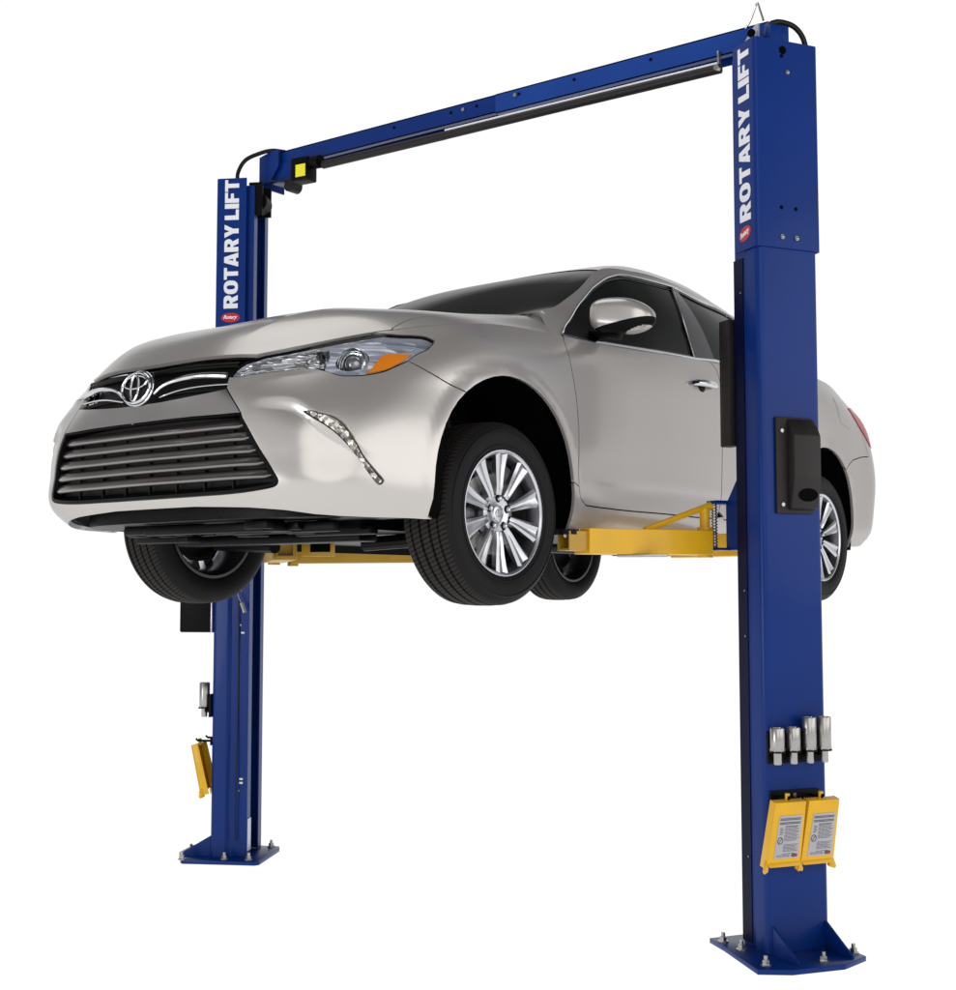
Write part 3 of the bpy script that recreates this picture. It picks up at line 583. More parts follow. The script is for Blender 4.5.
for mi_ in (False,True):
    sg=-1 if mi_ else 1
    fo=[(u,0.0) for u in np.linspace(0,1,24)]+[(1.0,v) for v in (.3,.6,1.0)]+[(u,1.0) for u in np.linspace(1,0,24)[1:]]+[(0.0,.5)]
    # body-coloured pillars and roof rail round the glass
    dl_in=shrink(dlo,.000,0)
    sf=panel('side_frame',cabin,fo,M['paint'],car,holes=[dlo],mirror=mi_,step=.03,gap=-.001,flange=.01)
    gl=shrink(dlo,.012,0)
    # glass split at the centre pillar
    front_top=[p for p in gl if True]
    panel('window_backing',cabin,dlo,M['gloss'],car,holes=[shrink(dlo,.020,0)],off=-.006,gap=0,flange=.0,mirror=mi_,step=.03,hole_flange=False)
    panel('side_window',cabin,gl,M['window'],car,off=-.009,gap=0,flange=0,mirror=mi_,step=.035)
    panel('centre_pillar',cabin,pil,M['gloss'],car,off=-.001,gap=.001,flange=.01,mirror=mi_,step=.03)
    y0=Ln['pillar_f']
    rp=[yz(2.36,1.08),yz(2.41,1.07),yz(2.46,.86),yz(2.40,.85)]
    panel('rear_pillar',cabin,rp,M['gloss'],car,off=-.002,gap=0,flange=.01,mirror=mi_,step=.03)
    # bright window trim
    Pt=cabin.ev(np.array(dlo)); Nt=cabin.nrm(np.array(dlo)); Q=(Pt+Nt*.002)*[sg,1,1]
    MB().tube(Q,.0055,8,closed=True).build('window_trim',M['chrome'],sf)
    # thin bright run of glass against the centre pillar
    e=cabin.ev(np.array([pil[0],pil[-1],pil[-2]])); e=cabin.ev(np.array([Ln['pillar'][0],Ln['pillar'][-1],Ln['pillar'][-2]]))
    MB().tube((e+[.001,0,0])*[sg,1,1],.006,8).build('pillar_trim',M['satin'],sf)
    # door-mirror sail
    panel('mirror_sail',cabin,[ (max(.006,u),max(.006,v)) for u,v in sail],M['black'],car,off=.001,gap=.001,flange=.01,mirror=mi_,step=.02)
    ss=[tuple(p) for p in sail]; sb=[ss[1],((ss[3][0]+ss[2][0])/2,(ss[3][1]+ss[2][1])/2)]
    # door mirror
    mr=empty('door_mirror',(sg*.985,.665,.811),'x','x'); mr.parent=car; del mr['label']; del mr['category']; mr.scale=(.95,.95,.97)
    if mi_: mr.scale=(-.95,.95,.97)
    bm=bmesh.new(); bmesh.ops.create_uvsphere(bm,u_segments=56,v_segments=36,radius=1)
    pw=lambda a,p: math.copysign(abs(a)**p,a)
    for v_ in bm.verts:
        x,y,z=v_.co; X=pw(x,.55 if x<0 else .8);Y=pw(y,.7);Z=pw(z,.60)
        hh=.074*(1-.38*max(0,X)**2.2)*(1 if Z>0 else .95)
        v_.co=(X*.132,(Y*.058 if Y>0 else Y*.070)+.030*X,Z*hh-.012*X+(.006*(1-X*X) if Z>0 else 0))
        if v_.co.y>.045+.03*X: v_.co.y=.045+.03*X
    # split line between painted cap and black lower shell
    bmesh.ops.bisect_plane(bm,geom=bm.verts[:]+bm.edges[:]+bm.faces[:],plane_co=(0,0,-.030),plane_no=(-.16,0,1))
    bmesh.ops.bisect_plane(bm,geom=bm.verts[:]+bm.edges[:]+bm.faces[:],plane_co=(0,0,-.058),plane_no=(-.30,0,1))
    me=bpy.data.meshes.new('mirror_shell'); bm.to_mesh(me); bm.free(); me.materials.append(M['paint']); me.materials.append(M['black'])
    for p in me.polygons:
        p.use_smooth=True
        if p.center.z<-.030+.16*p.center.x and p.center.z>-.058+.30*p.center.x-.02: p.material_index=1
    o=bpy.data.objects.new('mirror_shell',me); link(o,mr)
    MB().box((-.015,.046,-.002),(.17,.006,.095),bev=.003).build('mirror_glass',M['chrome'],mr)
    MB().prism([(-.165,-.02,-.035),(-.165,.05,-.035),(-.03,.045,-.062),(-.03,-.03,-.062)],(0,0,-.024),bev=.006).build('mirror_arm',M['black'],mr)
# ---------------------------------------------------------------- grilles
def front_y(x,z,off=0.):
    UVg=front_y.uv; d=(front_y.P[:,0]-x)**2+(front_y.P[:,2]-z)**2; i=int(d.argmin()); return front_y.P[i,1]
g_=np.stack(np.meshgrid(np.linspace(0,.28,140),np.linspace(0,1,120),indexing='ij'),-1).reshape(-1,2); front_y.uv=g_; front_y.P=skirt.ev(g_)
# lower opening: backing plate and five slats that follow the plan curve of the nose
sx=np.linspace(-1,1,41)
openP=skirt.ev(np.array(openR+[ctr_open])); 
def opening_halfwidth(z):
    e=skirt.ev(np.array(openR[:24])); e=e[np.argsort(e[:,2])]; return float(np.interp(z,e[:,2],e[:,0]))
back=openR+[ctr_open]; back=back+mu(openR[::-1])+[(-slat_top[0][0],slat_top[0][1])]; bk=slat_top[::-1]; 
backo=openR+[ctr_open]+mu(openR[::-1])+mu(slat_top[1:])+[ctr_slat]+slat_top[:0:-1]
panel('grille_backing',skirt,backo,M['mesh'],car,off=-.050,gap=-.006,flange=0,step=.03)
# black rim inside the opening
rim=[tuple(np.array(p)) for p in backo]; cI=np.mean(np.array(rim),axis=0)
def scaled(poly,k):
    P=np.array(poly)*skirt.scale; n=len(P); out=[]; ar=sum(P[i][0]*P[(i+1)%n][1]-P[(i+1)%n][0]*P[i][1] for i in range(n)); s_=1 if ar>0 else -1
    for i in range(n):
        t=P[(i+1)%n]-P[i-1]; t/=max(np.linalg.norm(t),1e-9); out.append(tuple((P[i]+np.array([-t[1],t[0]])*s_*k)/skirt.scale))
    return out
panel('grille_rim',skirt,backo,M['black'],car,holes=[scaled(backo,.012)],off=-.004,gap=.001,flange=.05,step=.02)
def slat(z,halfw,name,material,parent,h=.028,dep=.045,fwd=-.006,zc=0.):
    V=[];Fc=[]; xs=np.linspace(-halfw,halfw,47); prof=[(-.003,-h*.46),(-.006,-h*.25),(.004,h*.42),(.012,h*.52),(dep,h*.9),(dep,-h*.1),(.01,-h*.62)]
    for x in xs:
        e=(1-abs(x)/halfw); k=min(1,e/.03)**.5 if e<.03 else 1
        y=front_y(abs(x),z)-fwd
        # smooth y by averaging neighbours
        for dy,dz in prof: V.append((x,y+.004+dy*1.0+(1-k)*.012,z+zc+dz*(.35+.65*k)))
    m=len(prof)
    ys=np.array([v[1] for v in V]).reshape(-1,m); b0=ys.copy()
    for _ in range(3): ys[1:-1]=(ys[:-2]+ys[1:-1]*2+ys[2:])/4
    V=[(v[0],float(ys[i//m,i%m]),v[2]) for i,v in enumerate(V)]
    for i in range(len(xs)-1):
        for j in range(m): a=i*m+j;b=i*m+(j+1)%m; Fc.append((a,b,b+m,a+m))
    Fc.append(tuple(range(m))[::-1]); Fc.append(tuple(range((len(xs)-1)*m,len(xs)*m)))
    o=mesh_obj(name,V,Fc,material,parent,True); o.data.set_sharp_from_angle(angle=R(50)); return o
lg=empty('lower_grille',(0,0,0),'x','x'); lg.parent=car; del lg['label']; del lg['category']
for z in (.268,.226,.184,.142,.100):
    slat(z,opening_halfwidth(z)-.016,'slat',M['slat'],lg)
for x in (-.42,-.28,-.14,0,.14,.28,.42):     # upright ribs behind the slats
    y=front_y(abs(x),.18)+.046
    MB().box((x,y,.17),(.004,.012,.24)).build('rib',M['mesh'],lg)
# upper grille
gs=Ln['grille_side']
topg=[(u,1.0) for u in np.linspace(gs[0][0],-gs[0][0],15)]
lowg=mu(band_top)[0:]+[ctr_band]+band_top[::-1]
upo=topg+mu(gs)[1:]+mu(band_top)+[ctr_band]+band_top[::-1]+gs[:0:-1]
panel('upper_grille_backing',skirt,upo,M['mesh'],car,off=-.05,gap=-.004,flange=0,step=.03)
ug=empty('upper_grille',(0,0,0),'x','x'); ug.parent=car; del ug['label']; del ug['category']
def bar(pts,r,name,material,parent,fwd=0.,sq=1.):
    P=sm(pts,8); out=[]
    for x,z in P:
        out.append((x,front_y(abs(x),z)-fwd,z))
    a=np.array(out); 
    for _ in range(4): a[1:-1]=(a[:-2]+2*a[1:-1]+a[2:])/4
    rr=r if not callable(r) else [r(p[0]) for p in a]
    o=MB().tube(a,rr,10).build(name,material,parent); return o
for s_ in (1,-1):
    bar([(s_*.085,.398),(s_*.13,.425),(s_*.20,.440),(s_*.29,.445),(s_*.392,.437)],lambda x:.0045+.0065*min(1,max(0,(abs(x)-.08)/.25)),'chrome_bar',M['chrome'],ug,fwd=.004)
    bar([(s_*.10,.385),(s_*.20,.402),(s_*.30,.408),(s_*.40,.408)],.0035,'chrome_strip',M['chrome'],ug,fwd=-.008)
    bar([(s_*.02,.478),(s_*.2,.482),(s_*.40,.478)],.011,'grille_blade',M['black'],ug,fwd=-.020)
    bar([(s_*.09,.392),(s_*.2,.396),(s_*.39,.392)],.008,'grille_blade',M['black'],ug,fwd=-.020)
# hood front lip (dark seal below bonnet edge)
# emblem: oval ring with two crossed inner ovals on a dark disc
em=empty('emblem',(0,-.950,.424),'x','x'); em.parent=car; del em['label']; del em['category']; em.rotation_euler=(R(-6),0,0); em.scale=(.86,1,.88)
def ell(a,b,r,n=48,cz=0.,y=0.): return [(a*math.cos(t),y,cz+b*math.sin(t)) for t in np.linspace(0,2*math.pi,n,endpoint=False)]
def dflat(o,k=.55): 
    for v in o.data.vertices: v.co.y*=k
MB().tube(ell(.088,.060,0),[.0062]*48,10,closed=True).build('ring',M['chrome'],em)
MB().tube(ell(.072,.0255,0,cz=.0215,y=-.004),.0048,8,closed=True).build('oval',M['chrome'],em)
MB().tube(ell(.0245,.052,0,cz=-.0015,y=-.006),.0048,8,closed=True).build('oval',M['chrome'],em)
MB().lathe([(0,.001),(.002,.03),(.004,.058)],40,Matrix.Rotation(R(90),4,'Z')@Matrix.Diagonal((1,1.42,1,1))).build('disc',M['mesh'],em)
MB().tube(ell(.097,.069,0,y=.008),.004,10,closed=True).build('outer_ring',M['chrome'],em)
# ---------------------------------------------------------------- inner structure
def shellpiece(name,patch,outline,off,mirror=False,step=.08,mt='gap'): return panel(name,patch,outline,M[mt],car,off=off,gap=0,flange=0,mirror=mirror,step=step)
for mi_ in (False,True):
    o=[(u,.02) for u in np.linspace(.20,UB['af']-.004,3)]+[(p[0]-.004,p[1]) for p in arF[:1]]+arF+[(UB['ar']+.002,.02),(UB['bf']-.002,.02)]+arR+[(UB['br']+.004,.02)]+[(.99,.02),(.99,.97)]+[(u,.97) for u in np.linspace(.97,.36,20)]+[(.30,.93),(UT['hl']+.06,.70),(.20,.55)]
    shellpiece('inner_panel',skirt,o,-.022,mi_,.06)
# wheel wells
def well(yc,zc,sg):
    V=[];Fc=[];n=26;rr=.428;xo,xi=.868,.50
    ang=np.linspace(-R(16),math.pi+R(16),n)
    for a_ in ang:
        for x in (xo,xi): V.append((sg*x,yc-rr*math.cos(a_),zc+rr*math.sin(a_)))
    for i in range(n-1): Fc.append((2*i,2*i+1,2*i+3,2*i+2))
    c=len(V); V.append((sg*xi,yc,zc-.1)); 
    for i in range(n-1): Fc.append((2*i+1,2*i+3,c))
    o=mesh_obj('wheel_arch_liner',V,Fc,M['under'],car,True); o.data.set_sharp_from_angle(angle=R(40)); return o
for sg in (1,-1):
    well(FRONT_ARCH[0],FRONT_ARCH[1],sg); well(REAR_ARCH[0],REAR_ARCH[1],sg)
# underbody: front undertray with torn lower edge, floor, subframes
ub=MB()
yy=[-.80,-.70,-.52,-.42]; 
def slab(pts,z0,z1): ub.prism([(x,y,z0) for x,y in pts],(0,0,z1-z0))
ub.build('spare',M['under'],car) if False else None
ub=MB()
nose=[(0,-.775),(.25,-.77),(.48,-.745),(.62,-.685),(.73,-.59),(.80,-.46),(.82,-.43)]
poly=[(-x,y) for x,y in nose[:0:-1]]+nose+[(.60,-.42),(-.60,-.42)]
slab(poly,-.034,.03)
slab([(-.60,-.45),(.60,-.45),(.55,.5),(-.55,.5)],-.065,.10)
slab([(-.66,.45),(.66,.45),(.84,.50),(.84,2.30),(.60,2.36),(-.60,2.36),(-.84,2.30),(-.84,.50)],-.060,.0)
slab([(-.60,2.3),(.60,2.3),(.60,3.2),(.74,3.3),(.70,3.55),(-.70,3.55),(-.74,3.3),(-.60,3.2)],-.06,.15)
for x0,x1,y,z,w in ((-.50,-.05,-.60,-.05,.03),(-.3,.35,-.66,-.058,.03),(.1,.6,-.56,-.06,.04),(-.5,.5,-.30,-.085,.10),(.25,.62,-.40,-.065,.05),(-.62,-.3,-.43,-.075,.07)):
    ub.box(((x0+x1)/2,y,z),(x1-x0,w,.035),bev=.008)
for k in range(16):
    ub.box((rng.uniform(-.55,.55),rng.uniform(-.72,-.3),rng.uniform(-.065,-.05)),(rng.uniform(.05,.18),rng.uniform(.02,.1),.03),rot=Matrix.Rotation(rng.uniform(-.6,.6),3,'Z'),bev=.006)
for s_ in (1,-1):
    ub.tube([(s_*.25,-.05,-.10),(s_*.45,-.02,-.09),(s_*.66,0,-.08)],.028,10); ub.tube([(s_*.3,.15,-.02),(s_*.68,.10,-.02)],.012,8)
    ub.cyl((s_*.62,.02,-.05),(s_*.56,.05,.42),.035,14)
    ub.box((s_*.80,1.45,-.075),(.012,1.7,.04))
    ub.tube([(s_*.25,2.70,-.05),(s_*.66,2.775,-.03)],.025,10)
ub.tube([(.12,.4,-.07),(.14,1.6,-.07),(.18,2.3,-.07)],.03,12)
ub.build('underbody',M['under'],car)
# front lower lip strip below the bumper
pts=[( .0,-.80,-.05)]
# ---------------------------------------------------------------- interior
it=empty('interior',(0,0,0),'x','x'); it.parent=car; del it['label']; del it['category']
for x in (-.38,.38):
    MB().box((x,1.62,.30),(.50,.50,.16),bev=.05,seg=3).box((x,1.95,.62),(.48,.14,.58),rot=Matrix.Rotation(R(-14),3,'X'),bev=.05,seg=3).box((x,2.04,.985),(.25,.09,.16),rot=Matrix.Rotation(R(-8),3,'X'),bev=.035,seg=3).build('seat',M['seat'],it)
MB().box((0,2.62,.32),(1.3,.5,.18),bev=.05).box((0,2.90,.62),(1.3,.14,.52),rot=Matrix.Rotation(R(-18),3,'X'),bev=.05).box((-.38,2.98,.92),(.26,.08,.14),bev=.03).box((.38,2.98,.92),(.26,.08,.14),bev=.03).build('rear_seat',M['seat'],it)
MB().box((0,.85,.58),(1.44,.55,.22),bev=.06,seg=3).build('dashboard',M['black'],it)
MB().tube([( .38+.185*math.cos(t),1.17+.06*math.sin(t),.72+.175*math.sin(t)) for t in np.linspace(0,2*math.pi,32,endpoint=False)],.015,8,closed=True).cyl((.38,1.17,.72),(.38,1.0,.62),.035).box((.38,1.17,.72),(.30,.02,.035)).build('steering_wheel',M['black'],it)
MB().box((0,1.75,.0),(1.6,3.0,.02)).build('cabin_floor',M['gap'],it)
MB().box((0,1.9,1.16),(1.0,1.2,.01)).build('headliner',M['seat'],it)
# ---------------------------------------------------------------- wheels
def make_wheel(front):
    w=empty('wheel',(0,0,0),'x','x'); w.parent=car; del w['label']; del w['category']
    # tyre side walls + carcass (axis x, outer face towards +x)
    RT=.334
    side=[(.098,.226),(.103,.232),(.108,.245),(.113,.262),(.1145,.283),(.111,.300),(.104,.314),(.096,.323)]
    prof=[(.098,.218)]+side; 
    inner=[(-x,r) for x,r in side[::-1]]
    t=MB(); t.lathe([(.090,.219)]+side,96); t.lathe(inner+[(-.090,.219)],96)
    for rr,xx in ((.247,.1100),(.300,.1120)):  # raised rings
        t.lathe([(xx-.003,rr-.004),(xx+.0016,rr-.0015),(xx+.0016,rr+.0015),(xx-.003,rr+.004)],96)
    t.build('tyre',M['rubber'],w)
    tr=[(.096,.323),(.088,.3285),(.072,.3315)]
    gx=[.066,.028,-.016,-.058]; p=[(.096,.323),(.088,.3285)]
    for g in gx: p+=[(g+.006,RT-.002 if abs(g)>.05 else RT),(g+.0045,RT-.009),(g-.0045,RT-.009),(g-.006,RT-.002 if abs(g)>.05 else RT)]
    p+=[(-.088,.3285),(-.096,.323)]
    MB().lathe(p,128).build('tread',M['tread'],w)
    rim=MB(); rim.lathe([(.100,.217),(.1055,.224),(.1055,.2285),(.100,.2285),(.096,.224)],96)
    ro=rim.build('rim_lip',M['alloy'],w)
    MB().lathe([(.099,.2175),(.088,.208),(.060,.200),(-.02,.192),(-.085,.205),(-.100,.219),(-.104,.226),(-.104,.214),(-.085,.198),(-.02,.186),(.055,.192)],72).build('rim_barrel',M['alloydark'],w)
    # spokes
    sp=MB()
    for k in range(10):
        a=R(90+36*k)+R(0); ca,sa=math.cos(a),math.sin(a)
        def P(x,rad,tan): return (x,rad*ca-tan*sa,rad*sa+tan*ca)
        secs=[(.067,.0140,.080),(.080,.0150,.083),(.10,.0175,.086),(.15,.0245,.089),(.19,.0315,.0935),(.218,.039,.098)]
        rings=[]
        for rad,hw,x in secs:
            rings.append([sp.bm.verts.new(P(*q)) for q in ((x-.004,rad,-hw),(x+.0015,rad,-hw*.62),(x-.003,rad,-hw*.12),(x-.003,rad,hw*.12),(x+.0015,rad,hw*.62),(x-.004,rad,hw),(x-.030,rad,hw*.75),(x-.030,rad,-hw*.75))])
        for i in range(len(rings)-1):
            for j in range(8): sp.bm.faces.new((rings[i][j],rings[i][(j+1)%8],rings[i+1][(j+1)%8],rings[i+1][j]))
    sp.build('spokes',M['alloy'],w,smooth=25)
    MB().lathe([(.078,.001),(.0785,.020),(.076,.029),(.070,.0325)],40).build('centre_cap',M['alloy'],w)
    c=MB(); c.tube([(.0795,.020*math.cos(t),.014*math.sin(t)) for t in np.linspace(0,2*math.pi,24,endpoint=False)],.0014,6,closed=True)
    c.tube([(.0795,.0165*math.cos(t),.005+.006*math.sin(t)) for t in np.linspace(0,2*math.pi,20,endpoint=False)],.0011,6,closed=True); c.tube([(.0795,.0055*math.cos(t),.012*math.sin(t)) for t in np.linspace(0,2*math.pi,20,endpoint=False)],.0011,6,closed=True)
    c.build('cap_emblem',M['chrome'],w)
    MB().lathe([(.070,.030),(.073,.036),(.073,.066),(.066,.076),(.030,.078)],48).build('hub_face',M['alloy'],w)
    for k in range(5):
        a=R(90+72*k); cx,cy=.0545*math.cos(a),.0545*math.sin(a)
        MB().cyl((.060,cx,cy),(.0735,cx,cy),.0155,16).build('nut_recess',M['mesh'],w)
        MB().cyl((.065,cx,cy),(.086,cx,cy),.0098,6).ball((.086,cx,cy),.008,(.5,1,1),10).build('wheel_nut',M['chrome'],w,smooth=20)
    MB().lathe([(.018,.05),(.022,.055),(.022,.148),(.004,.148),(.004,.06)],56).build('brake_disc',M['steel'],w)
    MB().prism([(-.01,-.10,.06),(-.01,-.155,.0),(-.01,-.13,-.09),(-.01,-.075,-.05)],(.05,0,0),bev=.008).build('brake_caliper',M['alloydark'],w)
    MB().lathe([(-.07,.001),(-.07,.05),(-.03,.08),(.0,.13),(.0,.150)],40).build('hub_carrier',M['under'],w)
    return w
def copy_tree(o,parent):
    c=o.copy(); COL.objects.link(c); c.parent=parent
    for ch in [q for q in bpy.data.objects if q.parent==o]: copy_tree(ch,c)
    return c
w0=make_wheel(True)
tr_=.7875
w0.location=(tr_,0,0); w0.rotation_euler=(0,0,R(-.9))
for x,y in ((-tr_,0),(tr_,2.775),(-tr_,2.775)):
    c=copy_tree(w0,car); c.location=(x,y,0); c.rotation_euler=(0,0,(R(-.9) if y==0 else 0)+(math.pi if x<0 else 0))
    if x<0: c.rotation_euler=(0,0,math.pi+(R(-.9) if y==0 else 0))
# ================================================================ LIFT
lift=empty('two_post_lift',(0,0,0),'blue two-post vehicle lift with overhead beam and yellow arms','vehicle lift')
NB=dict(o=Vector((1.520,-.118,0)),a=Vector((-math.cos(R(30)),math.sin(R(30)),0)),b=Vector((math.sin(R(30)),math.cos(R(30)),0)),w=.285)
FB=dict(o=Vector((-1.610,-.180,0)),a=Vector((math.cos(R(30)),math.sin(R(30)),0)),b=Vector((-math.sin(R(30)),math.cos(R(30)),0)),w=.290)
def pt(c,a,b,z): return c['o']+c['a']*a+c['b']*b+Vector((0,0,z))
def prism_ab(mb,c,ab,z0,z1,bev=0): mb.prism([pt(c,a,b,z0) for a,b in ab],(0,0,z1-z0),bev)
def section(w,grow=0.,depth=.195,lip=True):
    g=grow; L_=[]
    def arc(ca,cb,r,a0,a1,n=6): return [(ca+r*math.cos(t),cb+r*math.sin(t)) for t in np.linspace(a0,a1,n)]
    rr=.026
    half=[(depth,.075),(depth,.020),(.100,.020),(.082,0.0)]+[(rr-rr*math.sin(t),rr-rr*math.cos(t)) for t in np.linspace(0,math.pi/2,7)]
    outer=half+[(a,w-b) for a,b in half[::-1]]
    t=.008
    hin=[(depth-t,.075),(depth-t,.020+t),(.104,.020+t),(.085,t),(rr,t),(t,rr)]
    inn=hin+[(a,w-b) for a,b in hin[::-1]]
    return outer+inn[::-1]
FT=3.60
for c,nm in ((NB,'near'),(FB,'far')):
    near=c is NB; w=c['w']
    mb=MB(); prism_ab(mb,c,section(w),.021,3.58); col=mb.build('column',M['blue'],lift,smooth=35)
    # extension sleeve carrying the lettering
    d=.145 if near else .158
    e=.009; s0=[(d,-e)]+[(-e+.016-.016*math.sin(t),-e+.016-.016*math.cos(t)) for t in np.linspace(0,math.pi/2,6)]; out=s0+[(a,w-b) for a,b in s0[::-1]]
    inn=[(d,-.001),(-.001,-.001),(-.001,w+.001),(d,w+.001)]
    mb=MB(); prism_ab(mb,c,out+inn[::-1],2.757 if near else 2.66,3.605 if near else 3.615); ext=mb.build('column_extension',M['blue'],lift,smooth=35)
    # base plate: chamfered corners, curled rear corner, gussets, anchor bolts
    mb=MB(); prism_ab(mb,c,[(.30,-.075),(.17,-.090),(-.150,-.150),(-.205,-.035),(-.215,.19),(-.150,.335),(.30,.36)] if near else [(.275,-.10),(-.11,-.105),(-.125,-.085),(-.20,.10),(-.20,.30),(-.12,.36),(.28,.33),(.295,.28),(.295,-.08)],0,.020,.003); mb.build('base_plate',M['blue'],lift)
    for b in (.018,w-.026):
        mb=MB(); mb.prism([pt(c,0.0,b,.02),pt(c,-.165,b,.02),pt(c,-.165,b,.028),pt(c,0.0,b,.125)],c['b']*.009); mb.build('gusset',M['blue'],lift)
    for a,b in ((.10,-.055),(-.115,-.09),(-.15,.14),(-.10,.315),(.23,-.055),(.24,.31)):
        p=pt(c,a,b,.02); MB().cyl(p,p+Vector((0,0,.005)),.021,20).cyl(p+Vector((0,0,.005)),p+Vector((0,0,.020)),.0145,6).cyl(p+Vector((0,0,.018)),p+Vector((0,0,.036)),.008,12).build('anchor_bolt',M['steel'],lift,smooth=20)
    # small bolts on sleeve and column
    def bolt(a,b,z,n,r=.009): p=pt(c,a,b,z); MB().cyl(p,p+n*.006,r,6).ball(p+n*.006,r*.7,(1,1,1),10).build('bolt',M['steel'],lift,smooth=20)
    ow=-c['a']; sw=-c['b']
    if near:
        for b,z in ((.108,2.800),(.176,2.800),(.145,3.475)): bolt(-e,b,z,ow,.010)
        for b,z in ((.108,2.92),(.176,2.92),(.12,3.54)): 
            p=pt(c,-e,b,z); MB().cyl(p,p+ow*.0015,.008,14).build('bolt_hole',M['gap'],lift)
        p=pt(c,-e,.125,3.565); MB().cyl(p,p+ow*.0015,.017,18).build('bolt_hole',M['gap'],lift)
    for z in (2.60,1.40,1.22,.36): bolt(.15,.020,z,sw,.0045)
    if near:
        mb=MB(); prism_ab(mb,c,[(.134,.0195),(.134,.0165),(.200,.0165),(.200,.074),(.197,.074),(.197,.0195)],.03,2.74); mb.build('lip_shade_strip',M['navy'],lift)  # added strip on the near lip; its dark colour stands in for shade
    # interior channel: carriage guide and cables
    p0=pt(c,.02,w/2,.05)
    MB().cyl(pt(c,.125,.115,.08),pt(c,.125,.115,3.55),.0055,10).build('equaliser_cable',M['steel'],lift)
    mb=MB(); prism_ab(mb,c,[(.03,.035),(.155,.035),(.155,.060),(.03,.060)],.03,3.55); mb.build('guide_rail',M['gap'],lift)
    mb=MB(); mb.cyl(pt(c,.06,.18,.03),pt(c,.06,.18,1.6),.04,20); mb.build('hydraulic_cylinder',M['gap'],lift)
    # sheave bracket at the top
    if near: continue
    mb=MB(); prism_ab(mb,c,[(.16,.03),(.235,.03),(.235,.045),(.16,.045)],3.42,3.60); prism_ab(mb,c,[(.16,.15),(.245,.15),(.245,.165),(.16,.165)],3.44,3.60)
    mb.cyl(pt(c,.20,.05,3.50),pt(c,.20,.145,3.50),.055,28); mb.build('sheave_bracket',M['black'],lift)
# far post: pulley details visible in the channel, maker's plate, cable clips
c=FB
mb=MB(); prism_ab(mb,c,[(.196,.024),(.200,.024),(.200,.072),(.196,.072)],.05,.215); mb.build('data_plate',M['aluplate'],lift)
for z in (1.18,.42,.40): 
    p=pt(c,.16,.019,z); MB().box(p,(.018,.012,.010),bev=.002).build('cable_clip',M['white'],lift)
mb=MB(); mb.tube([pt(c,.14,.012,z)+Vector((0,0,0))-c['b']*(.004+.01*math.sin(z*5)) for z in np.linspace(.10,1.35,24)],.004,6); mb.build('release_cable',M['cable'],lift)
MB().tube([pt(c,.13,-.01,1.42),pt(c,.15,-.02,1.36),pt(c,.165,-.025,1.335)],.0035,6).cyl(pt(c,.165,-.025,1.335),pt(c,.185,-.03,1.285),.009,10).build('cable_end',M['steel'],lift)
# lettering
def glyph(ch,bold,shear):
    cu=bpy.data.curves.new('glyph','FONT'); cu.body=ch; cu.size=1; cu.offset=bold; cu.extrude=.01; cu.shear=shear; cu.resolution_u=6
    o=bpy.data.objects.new('glyph',cu); COL.objects.link(o); bpy.context.view_layer.update()
    me=bpy.data.meshes.new_from_object(o.evaluated_get(bpy.context.evaluated_depsgraph_get())); COL.objects.unlink(o); bpy.data.objects.remove(o)
    return me
def text_mesh(name,s,size_w,size_h,origin,ex,ey,material,parent,bold=.035,shear=0.,depth=.0015,gap_=None,widths=None):
    ex=Vector(ex).normalized();ey=Vector(ey).normalized();ez=ex.cross(ey); V=[];Fc=[]
    if gap_ is None:
        items=[(glyph(s,bold,shear),0.,1.)]
    else:
        tot=sum(widths[c] for c in s)+gap_*(len(s)-1); x0=0; items=[]
        for c in s:
            if c!=' ': items.append((glyph(c,bold,shear),x0/tot,widths[c]/tot))
            x0+=widths[c]+gap_
    for me,f0,fw in items:
        co=np.array([v.co[:] for v in me.vertices]); lo=co.min(0);hi=co.max(0); b0=len(V)
        for v in me.vertices:
            x=(f0+(v.co.x-lo[0])/(hi[0]-lo[0])*fw)*size_w; y=(v.co.y-lo[1])/(hi[1]-lo[1])*size_h; z=(v.co.z-lo[2])/max(hi[2]-lo[2],1e-6)*depth
            V.append(Vector(origin)+ex*x+ey*y+ez*z)
        Fc+=[tuple(b0+k for k in p.vertices) for p in me.polygons]
    return mesh_obj(name,V,Fc,material,parent)
def oval_badge(c_,ex,ey,rw,rh,parent):
    ex=Vector(ex).normalized();ey=Vector(ey).normalized();ez=ex.cross(ey)
    for k,(m_,d_) in enumerate(((1.0,.0015),)):
        V=[Vector(c_)+ex*rw*math.cos(t)*m_+ey*rh*math.sin(t)*m_ for t in np.linspace(0,2*math.pi,40,endpoint=False)]
        b_=MB().prism(V,ez*d_).build('badge',M['red'],parent)
    text_mesh('badge_lettering','Rotary',rw*1.5,rh*1.0,Vector(c_)-ex*rw*.75-ey*rh*.5+ez*.0017,ex,ey,M['white'],b_,bold=.03,shear=.35,depth=.001)
def sup(cx,cy,rx,ry,n,k=32): return [(cx+rx*math.copysign(abs(math.cos(t))**(2/n),math.cos(t)),cy+ry*math.copysign(abs(math.sin(t))**(2/n),math.sin(t))) for t in np.linspace(0,2*math.pi,k,endpoint=False)]
